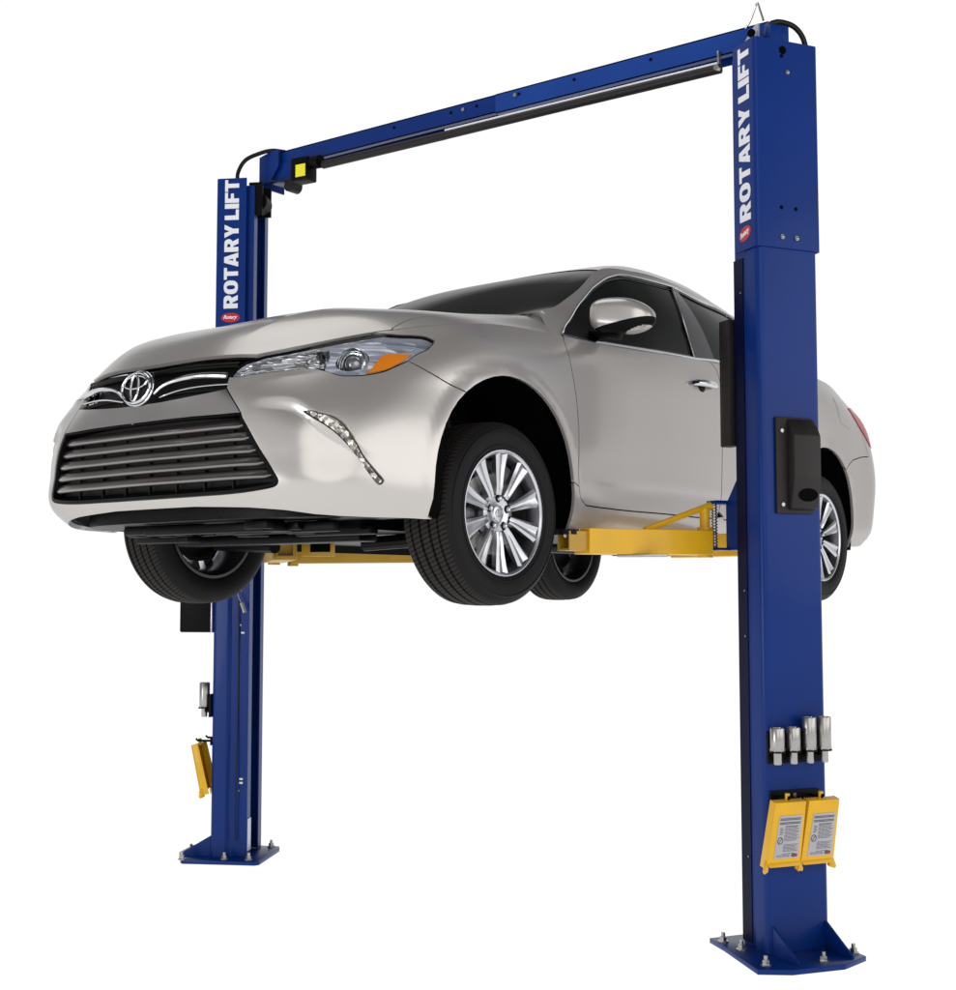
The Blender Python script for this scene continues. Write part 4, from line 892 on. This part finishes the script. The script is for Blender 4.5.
HEAVY={'T':([(0,1),(0,.79),(.32,.79),(.32,0),(.68,0),(.68,.79),(1,.79),(1,1)],[]),
 'L':([(0,0),(1,0),(1,.22),(.43,.22),(.43,1),(0,1)],[]),'I':([(0,0),(1,0),(1,1),(0,1)],[]),
 'F':([(0,0),(.42,0),(.42,.37),(.90,.37),(.90,.58),(.42,.58),(.42,.79),(1,.79),(1,1),(0,1)],[]),
 'Y':([(0,1),(.36,1),(.5,.64),(.64,1),(1,1),(.68,.39),(.68,0),(.32,0),(.32,.39)],[]),
 'A':([(0,0),(.30,1),(.70,1),(1,0),(.66,0),(.62,.17),(.38,.17),(.34,0)],[[(.425,.36),(.575,.36),(.50,.74)]]),
 'O':(sup(.5,.5,.5,.5,2.5),[sup(.5,.5,.155,.30,2.5)[::-1]]),
 'R':([(0,0),(.36,0),(.36,.37),(.44,.37),(.62,0),(1,0),(.78,.42),(.90,.50),(.96,.60),(.97,.72),(.94,.84),(.86,.94),(.74,.99),(.60,1),(0,1)],[[(.36,.57),(.52,.57),(.60,.62),(.61,.70),(.58,.77),(.52,.80),(.36,.80)]])}
def heavy_text(name,s,w_,h_,origin,ex,ey,material,parent,widths,gp_,depth=.0016):
    ex=Vector(ex).normalized();ey=Vector(ey).normalized();ez=ex.cross(ey); tot=sum(widths[c] for c in s)+gp_*(len(s)-1); x0=0; V=[];Fc=[]
    for ch in s:
        out,holes=HEAVY[ch]; loops=[out]+holes; pts=[Vector(p) for q in loops for p in q]; ed=[];k=0
        for q in loops: ed+=[(k+i,k+(i+1)%len(q)) for i in range(len(q))]; k+=len(q)
        vv,ee,ff,_,_,_=delaunay_2d_cdt(pts,ed,[],0,1e-6); vv=np.array([tuple(p) for p in vv]); cen=np.array([vv[list(f)].mean(0) for f in ff]); kk=inside(out,cen)
        for q in holes: kk&=~inside(q,cen)
        b0=len(V); P=lambda p,z: Vector(origin)+ex*((x0+p[0]*widths[ch])/tot*w_)+ey*(p[1]*h_)+ez*z
        V+=[P(p,depth) for p in vv]
        for f,ok in zip(ff,kk):
            if not ok: continue
            a_,b_,c_=[vv[i] for i in f]; cw=(b_[0]-a_[0])*(c_[1]-a_[1])-(b_[1]-a_[1])*(c_[0]-a_[0]); f=f if cw>0 else f[::-1]; Fc.append(tuple(b0+i for i in f))
        for q in loops:
            b1=len(V); V+=[P(p,depth) for p in q]+[P(p,0) for p in q]; n=len(q)
            for i in range(n): Fc.append((b1+i,b1+n+i,b1+n+(i+1)%n,b1+(i+1)%n))
        x0+=widths[ch]+gp_
    return mesh_obj(name,V,Fc,material,parent)
for c in (NB,FB):
    near=c is NB; d=.145 if near else .158
    ow=-c['b']  # facing direction of the narrow face
    along=(c['a'] if not near else -c['a'])  # reading 'up' direction of glyphs handled below
    # text runs upward; glyph tops point to the image left (outward for far post, inward for near)
    gl_up=(-c['a'] if not near else c['a'])
    up=Vector((0,0,1)); ez=up.cross(gl_up)
    a0=.112 if not near else .026
    hgt=.078 if not near else .076
    z0=2.872 if near else 2.905; Lw=.715 if near else .700
    a_base=(.118 if not near else .030)
    org=pt(c,a_base,-.0095,z0)
    wd_={'R':.74,'O':.76,'T':.66,'A':.78,'Y':.74,'L':.58,'I':.27,'F':.58}; gpx=.055; l1=sum(wd_[q] for q in 'ROTARY')+5*gpx; l2=sum(wd_[q] for q in 'LIFT')+3*gpx; sp_=.26; tot=l1+l2+sp_
    heavy_text('lettering','ROTARY',Lw*l1/tot,hgt,org,up,gl_up,M['white'],lift,wd_,gpx)
    heavy_text('lettering','LIFT',Lw*l2/tot,hgt,org+up*(Lw*(l1+sp_)/tot),up,gl_up,M['white'],lift,wd_,gpx)
    cc=pt(c,a_base+(-hgt/2 if not near else hgt/2)+(.004 if near else .0),-.0095,z0-.050)
    hv=(-c['a'] if near else c['a'])
    if near: oval_badge(cc,Vector((0,0,1))*.35+(-c['a'])*1.0,Vector((0,0,1))*1.0+c['a']*.35,.042,.028,lift)
    else: oval_badge(cc,c['a'],Vector((0,0,1)),.052,.026,lift)
# overhead beam: outer segment near, inner segment far, joined with an overlap
ang=0
def beam(x0,x1,z0a,z0b,h,y0,y1,mat_,name='overhead_beam',t=.006):
    mb=MB()
    for (ya,yb,za,zb) in ((y0,y0+t,0,h),(y1-t,y1,0,h),(y0,y1,h-t,h),(y0-.0,y0+.03,0,t)):
        V=[(x0,ya,z0a+za),(x0,yb,z0a+za),(x0,yb,z0a+zb),(x0,ya,z0a+zb)]; 
        a_=[mb.bm.verts.new(v) for v in V]; b_=[mb.bm.verts.new((x1,v[1],v[2]-z0a+z0b)) for v in V]
        mb.bm.faces.new(a_);mb.bm.faces.new(b_[::-1])
        for i in range(4): mb.bm.faces.new((a_[i],b_[i],b_[(i+1)%4],a_[(i+1)%4]))
    return mb.build(name,mat_,lift,smooth=20)
beam(-1.44,.38,3.692,3.660,.088,.050,.150,M['blue'])
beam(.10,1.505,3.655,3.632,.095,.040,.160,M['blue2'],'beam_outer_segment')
for x in (-.55,-.18,-.02,.24,.55,.95):
    z=3.692-(x+1.44)*.0185+.045; yb=.048 if x<.1 else .038
    MB().cyl((x,yb,z+.012),(x,yb-.002,z+.012),.007,12).build('bolt_hole',M['gap'],lift)
for x in (-.10,.22): z=3.692-(x+1.44)*.0185+.055; yb=.048 if x<.1 else .038; MB().cyl((x,yb,z),(x,yb-.008,z),.010,6).build('bolt',M['steel'],lift)
# padded shut-off bar under the beam
mb=MB(); mb.cyl((-1.03,.03,3.632),(-.2,.03,3.612),.021,20).cyl((-.199,.03,3.612),(.62,.03,3.594),.0205,20).cyl((.621,.03,3.594),(1.29,.03,3.578),.021,20); mb.build('padded_bar',M['housing'],lift)
MB().tube([(-.2,.03,3.637),(1.28,.03,3.603)],.006,8).build('bar_rail',M['white'],lift)
MB().box((1.285,.03,3.615),(.010,.020,.075),bev=.002).cyl((1.285,.02,3.575),(1.285,.0,3.575),.012,12).build('bar_hanger',M['steel'],lift)
sb=MB().box((-1.165,.02,3.625),(.11,.09,.125),rot=Matrix.Rotation(R(8),3,'Z'),bev=.008).cyl((-1.10,.02,3.655),(-1.04,.02,3.650),.034,20).build('limit_switch',M['black'],lift)
MB().box((-1.140,-.029,3.610),(.062,.004,.065),rot=Matrix.Rotation(R(8),3,'Z')).build('warning_sticker',M['warn'],sb)
# brackets joining posts and beam
mb=MB(); mb.prism([(-1.51,.02,3.615),(-1.51,.02,3.765),(-1.42,.02,3.782),(-1.36,.02,3.782),(-1.36,.02,3.69),(-1.43,.02,3.615)],(0,.014,0)); mb.prism([(-1.51,.034,3.60),(-1.51,.20,3.60),(-1.51,.20,3.76),(-1.51,.034,3.76)],(.01,0,0)); mb.box((-1.36,.10,3.66),(.16,.12,.10),bev=.004); mb.build('beam_bracket',M['blue'],lift)
MB().cyl((-1.29,.03,3.575),(-1.29,.10,3.575),.035,24).tube([(-1.42,.02,3.62),(-1.36,.0,3.60),(-1.28,.0,3.585)],.006,8).build('sheave',M['housing'],lift)
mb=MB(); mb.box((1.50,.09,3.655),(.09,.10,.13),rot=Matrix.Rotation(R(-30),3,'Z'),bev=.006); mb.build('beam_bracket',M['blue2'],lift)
mb=MB(); mb.prism([(1.375,.015,3.585),(1.375,.015,3.635),(1.41,.005,3.645),(1.44,-.008,3.668),(1.475,-.03,3.690),(1.50,-.045,3.690),(1.50,-.045,3.60)],(.004,.006,0)); mb.build('bracket_plate',M['aluplate'],lift)
MB().cyl((1.472,-.052,3.655),(1.472,-.045,3.655),.017,16).build('bracket_hole',M['gap'],lift)
MB().box((1.545,-.01,3.640),(.05,.05,.07),rot=Matrix.Rotation(R(-30),3,'Z'),bev=.004).build('sleeve_cap',M['blue'],lift)
# hoses and the lifting wire
MB().tube(sm([(1.535,.0,3.695),(1.56,.03,3.705),(1.60,.07,3.69),(1.625,.10,3.65),(1.635,.12,3.59)],6),.011,10).build('hose',M['cable'],lift)
MB().tube(sm([(-1.555,-.09,3.59),(-1.56,-.09,3.66),(-1.535,-.06,3.735),(-1.475,-.01,3.775),(-1.42,.03,3.79),(-1.37,.08,3.785)],6),.011,10).build('hose',M['cable'],lift)
MB().tube(sm([(1.385,.05,3.715),(1.425,.035,3.745),(1.462,.02,3.800)],5)+sm([(1.472,.015,3.802),(1.485,.005,3.77),(1.505,-.005,3.715)],5),.005,6).build('wire_loop',M['steel'],lift)
# carriages and swing arms
def arm(p0,p1,w,h,z0,z1,name,material,hollow=False):
    """box-section arm from p0 to p1 (x,y); z0/z1 bottom heights at either end"""
    a_=Vector((*p0,z0));b_=Vector((*p1,z1)); d=(b_-a_); L_=d.length; q=d.to_track_quat('X','Z').to_matrix()
    mb=MB()
    if hollow:
        t=.008
        for cy,cz,sy,sz in ((-w/2+t/2,h/2,t,h),(w/2-t/2,h/2,t,h),(0,t/2,w-2*t,t),(0,h-t/2,w-2*t,t)):
            mb.box(a_+q@Vector((L_/2,cy,cz)),(L_,sy,sz),rot=q)
    else: mb.box(a_+q@Vector((L_/2,0,h/2)),(L_,w,h),rot=q,bev=.004)
    return mb.build(name,material,lift,smooth=20),a_,q,L_
for c in (NB,FB):
    near=c is NB; s_=1 if near else -1
    mb=MB()
    # carriage side plates protruding from the channel, sloped top
    for b in (.045,c['w']-.060):
        mb.prism([pt(c,.10,b,1.565),pt(c,.325,b,1.565),pt(c,.325,b,1.755),pt(c,.205,b,1.895),pt(c,.10,b,1.93)],c['b']*.014)
    mb.prism([pt(c,.10,.05,1.60),pt(c,.15,.05,1.60),pt(c,.15,c['w']-.05,1.60),pt(c,.10,c['w']-.05,1.60)],(0,0,.9)); 
    mb.prism([pt(c,.30,-.02,1.565),pt(c,.345,-.02,1.565),pt(c,.345,c['w']-.0,1.565),pt(c,.30,c['w']-.0,1.565)],(0,0,.010)); mb.prism([pt(c,.30,-.02,1.755),pt(c,.37,-.02,1.755),pt(c,.37,c['w'],1.755),pt(c,.30,c['w'],1.755)],(0,0,.014))
    mb.build('carriage',M['blue'],lift)
    # toothed arm restraint rod
    mb=MB(); mb.cyl(pt(c,.335,-.005,1.575),pt(c,.335,-.005,1.755),.010,12)
    for z in np.arange(1.585,1.755,.012): mb.cyl(pt(c,.335,-.005,z),pt(c,.335,-.005,z+.005),.014,12)
    mb.build('restraint_rod',M['steel'],lift)
    piv=pt(c,.345,-.045,0); pv=(piv.x,piv.y)
    tip=(.965,-.545) if near else (-.66,-.57)
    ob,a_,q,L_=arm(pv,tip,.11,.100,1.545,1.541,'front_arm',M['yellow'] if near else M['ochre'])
    # pivot knuckle, upright tube and diagonal brace
    mb=MB(); mb.cyl((piv.x,piv.y,1.535),(piv.x,piv.y,1.66),.032,20).cyl((piv.x,piv.y,1.64),(piv.x,piv.y,1.735),.021,16)
    k=Vector((piv.x,piv.y,1.725)); e_=pt(c,.345,.0,1.742); mb.tube([(piv.x,piv.y,1.72),(piv.x,piv.y,1.74),((piv.x+e_.x)/2,(piv.y+e_.y)/2,1.748),e_],.017,10)
    mb.tube([pt(c,.345,-.04,1.572),pt(c,.345,.01,1.572)],.014,10)
    br=a_+q@Vector((L_*.50,0,.098)); mb.tube([br,Vector((piv.x,piv.y,1.742))],.013,8)
    mb.build('arm_pivot',M['yellow'] if near else M['ochre'],ob)
    # inner telescoping section, pad
    dx=(Vector((*tip,0))-Vector((*pv,0))).normalized()
    t1=Vector((*tip,0))+dx*(.085 if near else .03)
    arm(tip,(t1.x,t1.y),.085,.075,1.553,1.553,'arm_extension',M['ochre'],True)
    padp=t1-dx*.02
    mb=MB(); mb.cyl((padp.x,padp.y,1.615),(padp.x,padp.y,1.635),.045,24); mb.build('lift_pad',M['rubber'],lift)
    if near: MB().box((.925,-.53,1.622),(.05,.05,.035),rot=Matrix.Rotation(R(20),3,'Z'),bev=.003).build('contact_block',M['aluplate'],lift)
    # rear arm
    rp=pt(c,.345,c['w']+.02,0); rt=(.74,.62) if near else (-.70,.70)
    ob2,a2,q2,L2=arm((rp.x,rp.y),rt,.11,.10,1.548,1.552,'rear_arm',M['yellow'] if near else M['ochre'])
    MB().cyl((rp.x,rp.y,1.535),(rp.x,rp.y,1.735),.03,20).build('arm_pivot',M['ochre'],ob2)
    MB().cyl((rt[0],rt[1],1.61),(rt[0],rt[1],1.64),.05,24).build('lift_pad',M['rubber'],lift)
# far front arm: open box end with dark socket facing the camera
MB().box((-.545,-.47,1.600),(.16,.02,.085),rot=Matrix.Rotation(R(22),3,'Z'),bev=.003).build('arm_end_plate',M['ochre'],lift)
MB().box((-.525,-.477,1.600),(.095,.012,.045),rot=Matrix.Rotation(R(22),3,'Z')).build('arm_end_opening',M['gap'],lift)
# grey strap hanging under the near arm
a_=Vector((1.20,-.25,1.533)); MB().box((1.115,-.34,1.537),(.20,.05,.012),rot=Matrix.Rotation(R(28),3,'Z'),bev=.004).build('arm_latch_plate',M['steel'],lift)
# padded door guard on the near column's inner side
mb=MB(); prism_ab(mb,NB,[(.215,-.005),(.285,-.005),(.285,.05),(.215,.05)],1.985,2.505,.006); mb.build('door_guard_pad',M['housing'],lift)
# lock housings on the outer faces
def lockbox(c,b0,b1,z0,z1,dep,parent):
    mb=MB(); prism_ab(mb,c,[(-.001,b0),(-.014,b0),(-.014,b1),(-.001,b1)],z0,z1,.004); lb=mb.build('lock_housing',M['housing'],parent)
    bi0=b0+.050; mb=MB()
    # wedge-shaped cover
    P=[(-.014,z0+.012),(-.014,z1-.004),(-dep*.75,z1-.045),(-dep,z1-.075),(-dep,z0+.145),(-dep*.62,z0+.02)]
    mb.prism([pt(c,a,bi0,z) for a,z in P],c['b']*(b1-bi0+.006),.006); mb.build('lock_cover',M['housing'],lb)
    for z in (z0+.035,z1-.055): p=pt(c,-.014,b0+.025,z); MB().cyl(p,p-c['a']*.006,.008,8).build('screw',M['steel'],lb)
    # oval recess low on the sloping face
    bm_=(bi0+b1)/2+.01; v=Vector(pt(c,-dep*.62,bm_,z0+.02)); v2=Vector(pt(c,-dep,bm_,z0+.145)); e2=(v2-v).normalized(); mid=v+(v2-v)*.42; nn=c['b'].cross(e2)
    if nn.dot(-c['a'])<0: nn=-nn
    V=[mid+c['b']*.045*math.cos(t)+e2*.026*math.sin(t)+nn*.001 for t in np.linspace(0,2*math.pi,24,endpoint=False)]
    MB().prism(V,nn*.0015).build('recess',M['gap'],lb)
lockbox(NB,.062,.232,1.700,2.080,.062,lift)
mb=MB(); prism_ab(mb,FB,[(-.19,.02),(-.01,.02),(-.01,.24),(-.19,.24)],1.180,1.62,.010); mb.build('power_unit_cover',M['black'],lift)
mb=MB(); prism_ab(mb,FB,[(-.010,-.002),(-.002,-.002),(-.002,.05),(-.010,.05)],1.18,1.36,.001); mb.build('cover_bracket',M['aluplate'],lift)
# adapter racks + adapters (each adapter lifts off: its own thing)
def rack(c,z,name='adapter_rack'):
    mb=MB(); prism_ab(mb,c,[(-.001,.002),(-.016,.002),(-.016,.258),(-.001,.258)],z-.065,z+.055,.002)
    for b in (.022,.094,.168,.236): mb.cyl(pt(c,-.006,b,z-.030),pt(c,-.040,b,z-.030),.012,12); mb.cyl(pt(c,-.048,b,z-.020),pt(c,-.048,b,z-.0145),.030,24)
    mb.build(name,M['black'],lift)
def adapter(c,b,z,h,label,group):
    o=empty('lift_adapter',pt(c,-.048,b,z-.065),label,'lift adapter',group)
    r_=.0275; 
    MB().lathe([(.052,.0),(.052,r_*.96),(.055,r_),(.052+h,r_),(.055+h,r_*.93),(.055+h,r_*.75),(.040+h,r_*.72),(.040+h,0)],32,Matrix.Rotation(R(-90),4,'Y')).build('sleeve',M['steel'],o,smooth=35)
    MB().lathe([(.0,0),(.0,.0135),(.003,.0155),(.052,.0155)],28,Matrix.Rotation(R(-90),4,'Y')).build('stud',M['steel'],o,smooth=35)
    MB().lathe([(.050,.0),(.050,.0285),(.062,.0290),(.064,.0270)],6,Matrix.Rotation(R(-90),4,'Y')).build('collar',M['steel'],o,smooth=20)
    return o
zR=.803
rack(NB,zR)
ga='steel height adapters in the column racks'
adapter(NB,.022,zR,.084,'short steel adapter at the left end of the near column rack',ga)
adapter(NB,.094,zR,.084,'short steel adapter between another short one and a tall one on the near column',ga)
adapter(NB,.168,zR,.120,'tall steel adapter third from left in the near column rack',ga)
adapter(NB,.236,zR,.120,'tall steel adapter at the right end of the near column rack',ga)
rack(FB,zR)
adapter(FB,.030,zR,.125,'single steel adapter hanging on the far column above the yellow bracket',ga)
# yellow frame-cradle adapters hanging below
def cradle(c,b,z,label,group,lab=True):
    o=empty('arm_adapter',pt(c,-.072,b,z),label,'yellow adapter',group)
    u=c['b'];n=-c['a']; up=Vector((0,0,1)); tilt=(up*-1*.975-n*.22).normalized(); nf=(n*.975-up*.22).normalized()
    W_=.138;H_=.265;T_=.034
    def q(x,y,t): return u*x+tilt*y+nf*t
    mb=MB()
    # tapered face (wider at the bottom), side flanges, flared feet
    mb.prism([q(-.5*W_,0,T_),q(.5*W_,0,T_),q(.5*W_+.006,H_-.02,T_),q(-.5*W_-.006,H_-.02,T_)],-nf*.006,.002)
    for s_ in (-1,1):
        mb.prism([q(s_*.5*W_,0,T_-.006),q(s_*(.5*W_+.006),H_,T_-.006),q(s_*(.5*W_+.006),H_,-.012),q(s_*.5*W_,0,-.004)],u*(-s_)*.006,.0015)
        mb.prism([q(s_*(.5*W_+.006),H_-.035,T_-.006),q(s_*(.5*W_+.018),H_+.002,T_+.008),q(s_*(.5*W_+.016),H_+.014,T_+.006),q(s_*(.5*W_-.006),H_+.010,T_-.004),q(s_*(.5*W_-.008),H_-.02,T_-.006)],-nf*.016,.003)
    mb.prism([q(-.5*W_,H_-.026,T_+.002),q(.5*W_,H_-.026,T_+.002),q(.5*W_,H_-.014,T_+.012),q(-.5*W_,H_-.014,T_+.012)],-nf*.007,.002)
    mb.prism([q(-.5*W_,0,T_-.002),q(.5*W_,0,T_-.002),q(.5*W_,.0,.0),q(-.5*W_,.0,.0)],tilt*.006,.001)
    mb.build('cradle_body',M['yellow'],o)
    mb=MB(); mb.tube([q(.0,.012,.010),q(.0,-.024,.004)],.009,10); mb.build('hanging_pin',M['yellow'],o)
    if lab:
        l0=MB(); l0.prism([q(-.044,.052,T_+.0006),q(.058,.052,T_+.0006),q(.060,.222,T_+.0006),q(-.050,.222,T_+.0006)],nf*.0012); lb=l0.build('instruction_label',M['label'],o)
        ink=MB(); t0=T_+.0020
        for k in range(30):
            y=.062+k*.0052
            if k in (2,5,18,19,26): continue
            x0=-.040 if (k<6 or k>27) else -.014; x1=.054-(.018*((k*7)%5)/5 if k>5 else 0)
            if k>27: x1=.02
            hh=.0016 if k>6 else .0028
            segs=1 if k<6 else 4; xs=np.linspace(x0,x1,segs+1)
            for i in range(segs): ink.prism([q(xs[i],y,t0),q(xs[i+1]-.002,y,t0),q(xs[i+1]-.002,y+hh,t0),q(xs[i],y+hh,t0)],nf*.0004)
        for k in range(5): y=.10+k*.006; ink.prism([q(-.036,y,t0),q(-.024+.004*(k%2),y,t0),q(-.024+.004*(k%2),y+.002,t0),q(-.036,y+.002,t0)],nf*.0004)
        ring=[q(-.031+.011*math.cos(t),.150+.013*math.sin(t),t0) for t in np.linspace(0,2*math.pi,24,endpoint=False)]; ink.tube(ring,.0014,6,closed=True)
        ink.tube([q(-.037,.160,t0),q(-.031,.150,t0),q(-.025,.140,t0)],.0012,6)
        ink.build('label_print',M['ink'],lb,smooth=0)
        V=[q(.040+.014*math.cos(t),.211+.007*math.sin(t),t0) for t in np.linspace(0,2*math.pi,20,endpoint=False)]; bd=MB().prism(V,nf*.0006).build('label_badge',M['ink'],lb)
        V=[q(.040+.010*math.cos(t),.211+.0035*math.sin(t),t0+.0007) for t in np.linspace(0,2*math.pi,20,endpoint=False)]; 
        MB().prism(V,nf*.0003).build('label_badge',M['red'],lb)
    return o
def hanger(c):
    mb=MB(); prism_ab(mb,c,[(-.001,.015),(-.010,.015),(-.010,.235),(-.001,.235)],.590,.634,.002)
    for b in (.040,.192): mb.tube([pt(c,-.008,b,.612),pt(c,-.085,b,.612),pt(c,-.095,b,.622)],.006,8)
    mb.build('hanger_plate',M['black'],lift)
    p=pt(c,-.010,.120,.614); MB().cyl(p,p-c['a']*.006,.009,6).build('bolt',M['steel'],lift)
hanger(NB);hanger(FB)
gy='yellow adapters hanging on the columns'
cradle(NB,.040,.612,'yellow adapter with grey label hanging left of its twin on the near column',gy)
cradle(NB,.192,.612,'yellow adapter with grey label hanging right of its twin on the near column',gy)
cradle(FB,.060,.600,'yellow adapter hanging on the far column, seen edge-on',gy)
# ================================================================ SETTING, LIGHT, CAMERA
mf=bpy.data.materials.new('self-lit white floor'); mf.use_nodes=True; b=mf.node_tree.nodes['Principled BSDF']; b.inputs['Base Color'].default_value=(.14,.14,.14,1); b.inputs['Roughness'].default_value=.9; b.inputs['Specular IOR Level'].default_value=0
b.inputs['Emission Color'].default_value=(1,1,1,1); b.inputs['Emission Strength'].default_value=1.0  # floor itself glows, though no lamp, to stay white without shadows
fl=mesh_obj('floor',[(-40,-40,0),(40,-40,0),(40,40,0),(-40,40,0)],[(0,1,2,3)],mf); fl['kind']='structure'
YAW,PITCH=.6642,.0722
vx,vy=-math.sin(YAW),math.cos(YAW)
wd=bpy.data.worlds.new('World'); scene.world=wd; wd.use_nodes=True; nt=wd.node_tree; bg=nt.nodes['Background']
tc=nt.nodes.new('ShaderNodeTexCoord'); dp=nt.nodes.new('ShaderNodeVectorMath'); dp.operation='DOT_PRODUCT'; nt.links.new(tc.outputs['Generated'],dp.inputs[0]); dp.inputs[1].default_value=(vx,vy,0)
cr=nt.nodes.new('ShaderNodeValToRGB'); nt.links.new(dp.outputs['Value'],cr.inputs[0])
el=cr.color_ramp.elements; el[0].position=.0; el[0].color=(.42,.42,.43,1); el[1].position=.80; el[1].color=(1.02,1.02,1.02,1)
for p_,c_ in ((.22,(.60,.60,.61,1)),(.45,(.72,.72,.73,1)),(.62,(.80,.80,.81,1)),(.74,(.92,.92,.92,1))):
    e=el.new(p_); e.color=c_
sz=nt.nodes.new('ShaderNodeSeparateXYZ'); nt.links.new(tc.outputs['Generated'],sz.inputs[0])
mz=nt.nodes.new('ShaderNodeMapRange'); mz.inputs['From Min'].default_value=.45; mz.inputs['From Max'].default_value=.58; mz.inputs['To Min'].default_value=1.0; mz.inputs['To Max'].default_value=.22; nt.links.new(sz.outputs['Z'],mz.inputs['Value'])
nz=nt.nodes.new('ShaderNodeTexNoise'); nz.inputs['Scale'].default_value=2.6; nz.inputs['Detail'].default_value=3; nt.links.new(tc.outputs['Generated'],nz.inputs['Vector'])
nr=nt.nodes.new('ShaderNodeMapRange'); nr.inputs['From Min'].default_value=.40; nr.inputs['From Max'].default_value=.60; nr.inputs['To Min'].default_value=.55; nr.inputs['To Max'].default_value=1.3; nt.links.new(nz.outputs['Fac'],nr.inputs['Value'])
wf_=nt.nodes.new('ShaderNodeMapRange'); wf_.inputs['From Min'].default_value=.45; wf_.inputs['From Max'].default_value=.72; nt.links.new(dp.outputs['Value'],wf_.inputs['Value'])   # 1 = clean white cyclorama, 0 = noise mottling added for wavy reflections
mw=nt.nodes.new('ShaderNodeMix'); mw.data_type='FLOAT'; nt.links.new(wf_.outputs['Result'],mw.inputs[0]); nt.links.new(nr.outputs['Result'],mw.inputs[2]); mw.inputs[3].default_value=1.0
mm=nt.nodes.new('ShaderNodeMath'); mm.operation='MULTIPLY'; nt.links.new(mw.outputs[0],mm.inputs[0]); nt.links.new(mz.outputs['Result'],mm.inputs[1])
vm=nt.nodes.new('ShaderNodeVectorMath'); vm.operation='SCALE'; nt.links.new(cr.outputs[0],vm.inputs[0]); nt.links.new(mm.outputs[0],vm.inputs['Scale'])
nt.links.new(vm.outputs[0],bg.inputs['Color']); bg.inputs['Strength'].default_value=1.0
def area(name,loc,target,size,energy,col=(1,1,1)):
    l=bpy.data.lights.new(name,'AREA'); l.shape='ELLIPSE'; l.size,l.size_y=size; l.energy=energy; l.color=col
    o=bpy.data.objects.new(name,l); COL.objects.link(o); o.location=loc; d=Vector(target)-Vector(loc); o.rotation_euler=d.to_track_quat('-Z','Y').to_euler(); return o
area('key_softbox',(6.5,-6.0,4.2),(0.6,-.8,1.6),(7.0,6.0),150,(1,.98,.95))
area('side_strip',(7.5,1.2,2.9),(.9,0,1.8),(9,3.2),120,(1,.98,.96))
area('front_fill',(-1.5,-7.5,1.6),(0,-1.5,1.8),(3.5,2.4),120,(.97,.98,1))
area('top_softbox',(-1,-1,7.0),(0,0,1.8),(4,4),60)
cam=bpy.data.cameras.new('camera'); co=bpy.data.objects.new('camera',cam); COL.objects.link(co); scene.camera=co
cam.sensor_fit='HORIZONTAL'; cam.sensor_width=36; cam.lens=1332.894*36/956; cam.clip_start=.05; cam.clip_end=500
co.location=(3.8403,-4.8722,1.3965); co.rotation_euler=(math.pi/2+PITCH,0,YAW)
scene.view_settings.view_transform='Standard'; scene.view_settings.look='None'; scene.view_settings.exposure=0; scene.view_settings.gamma=1
scene.render.engine='CYCLES'; scene.cycles.max_bounces=10; scene.cycles.transparent_max_bounces=12
scene.render.resolution_x=989; scene.render.resolution_y=1024
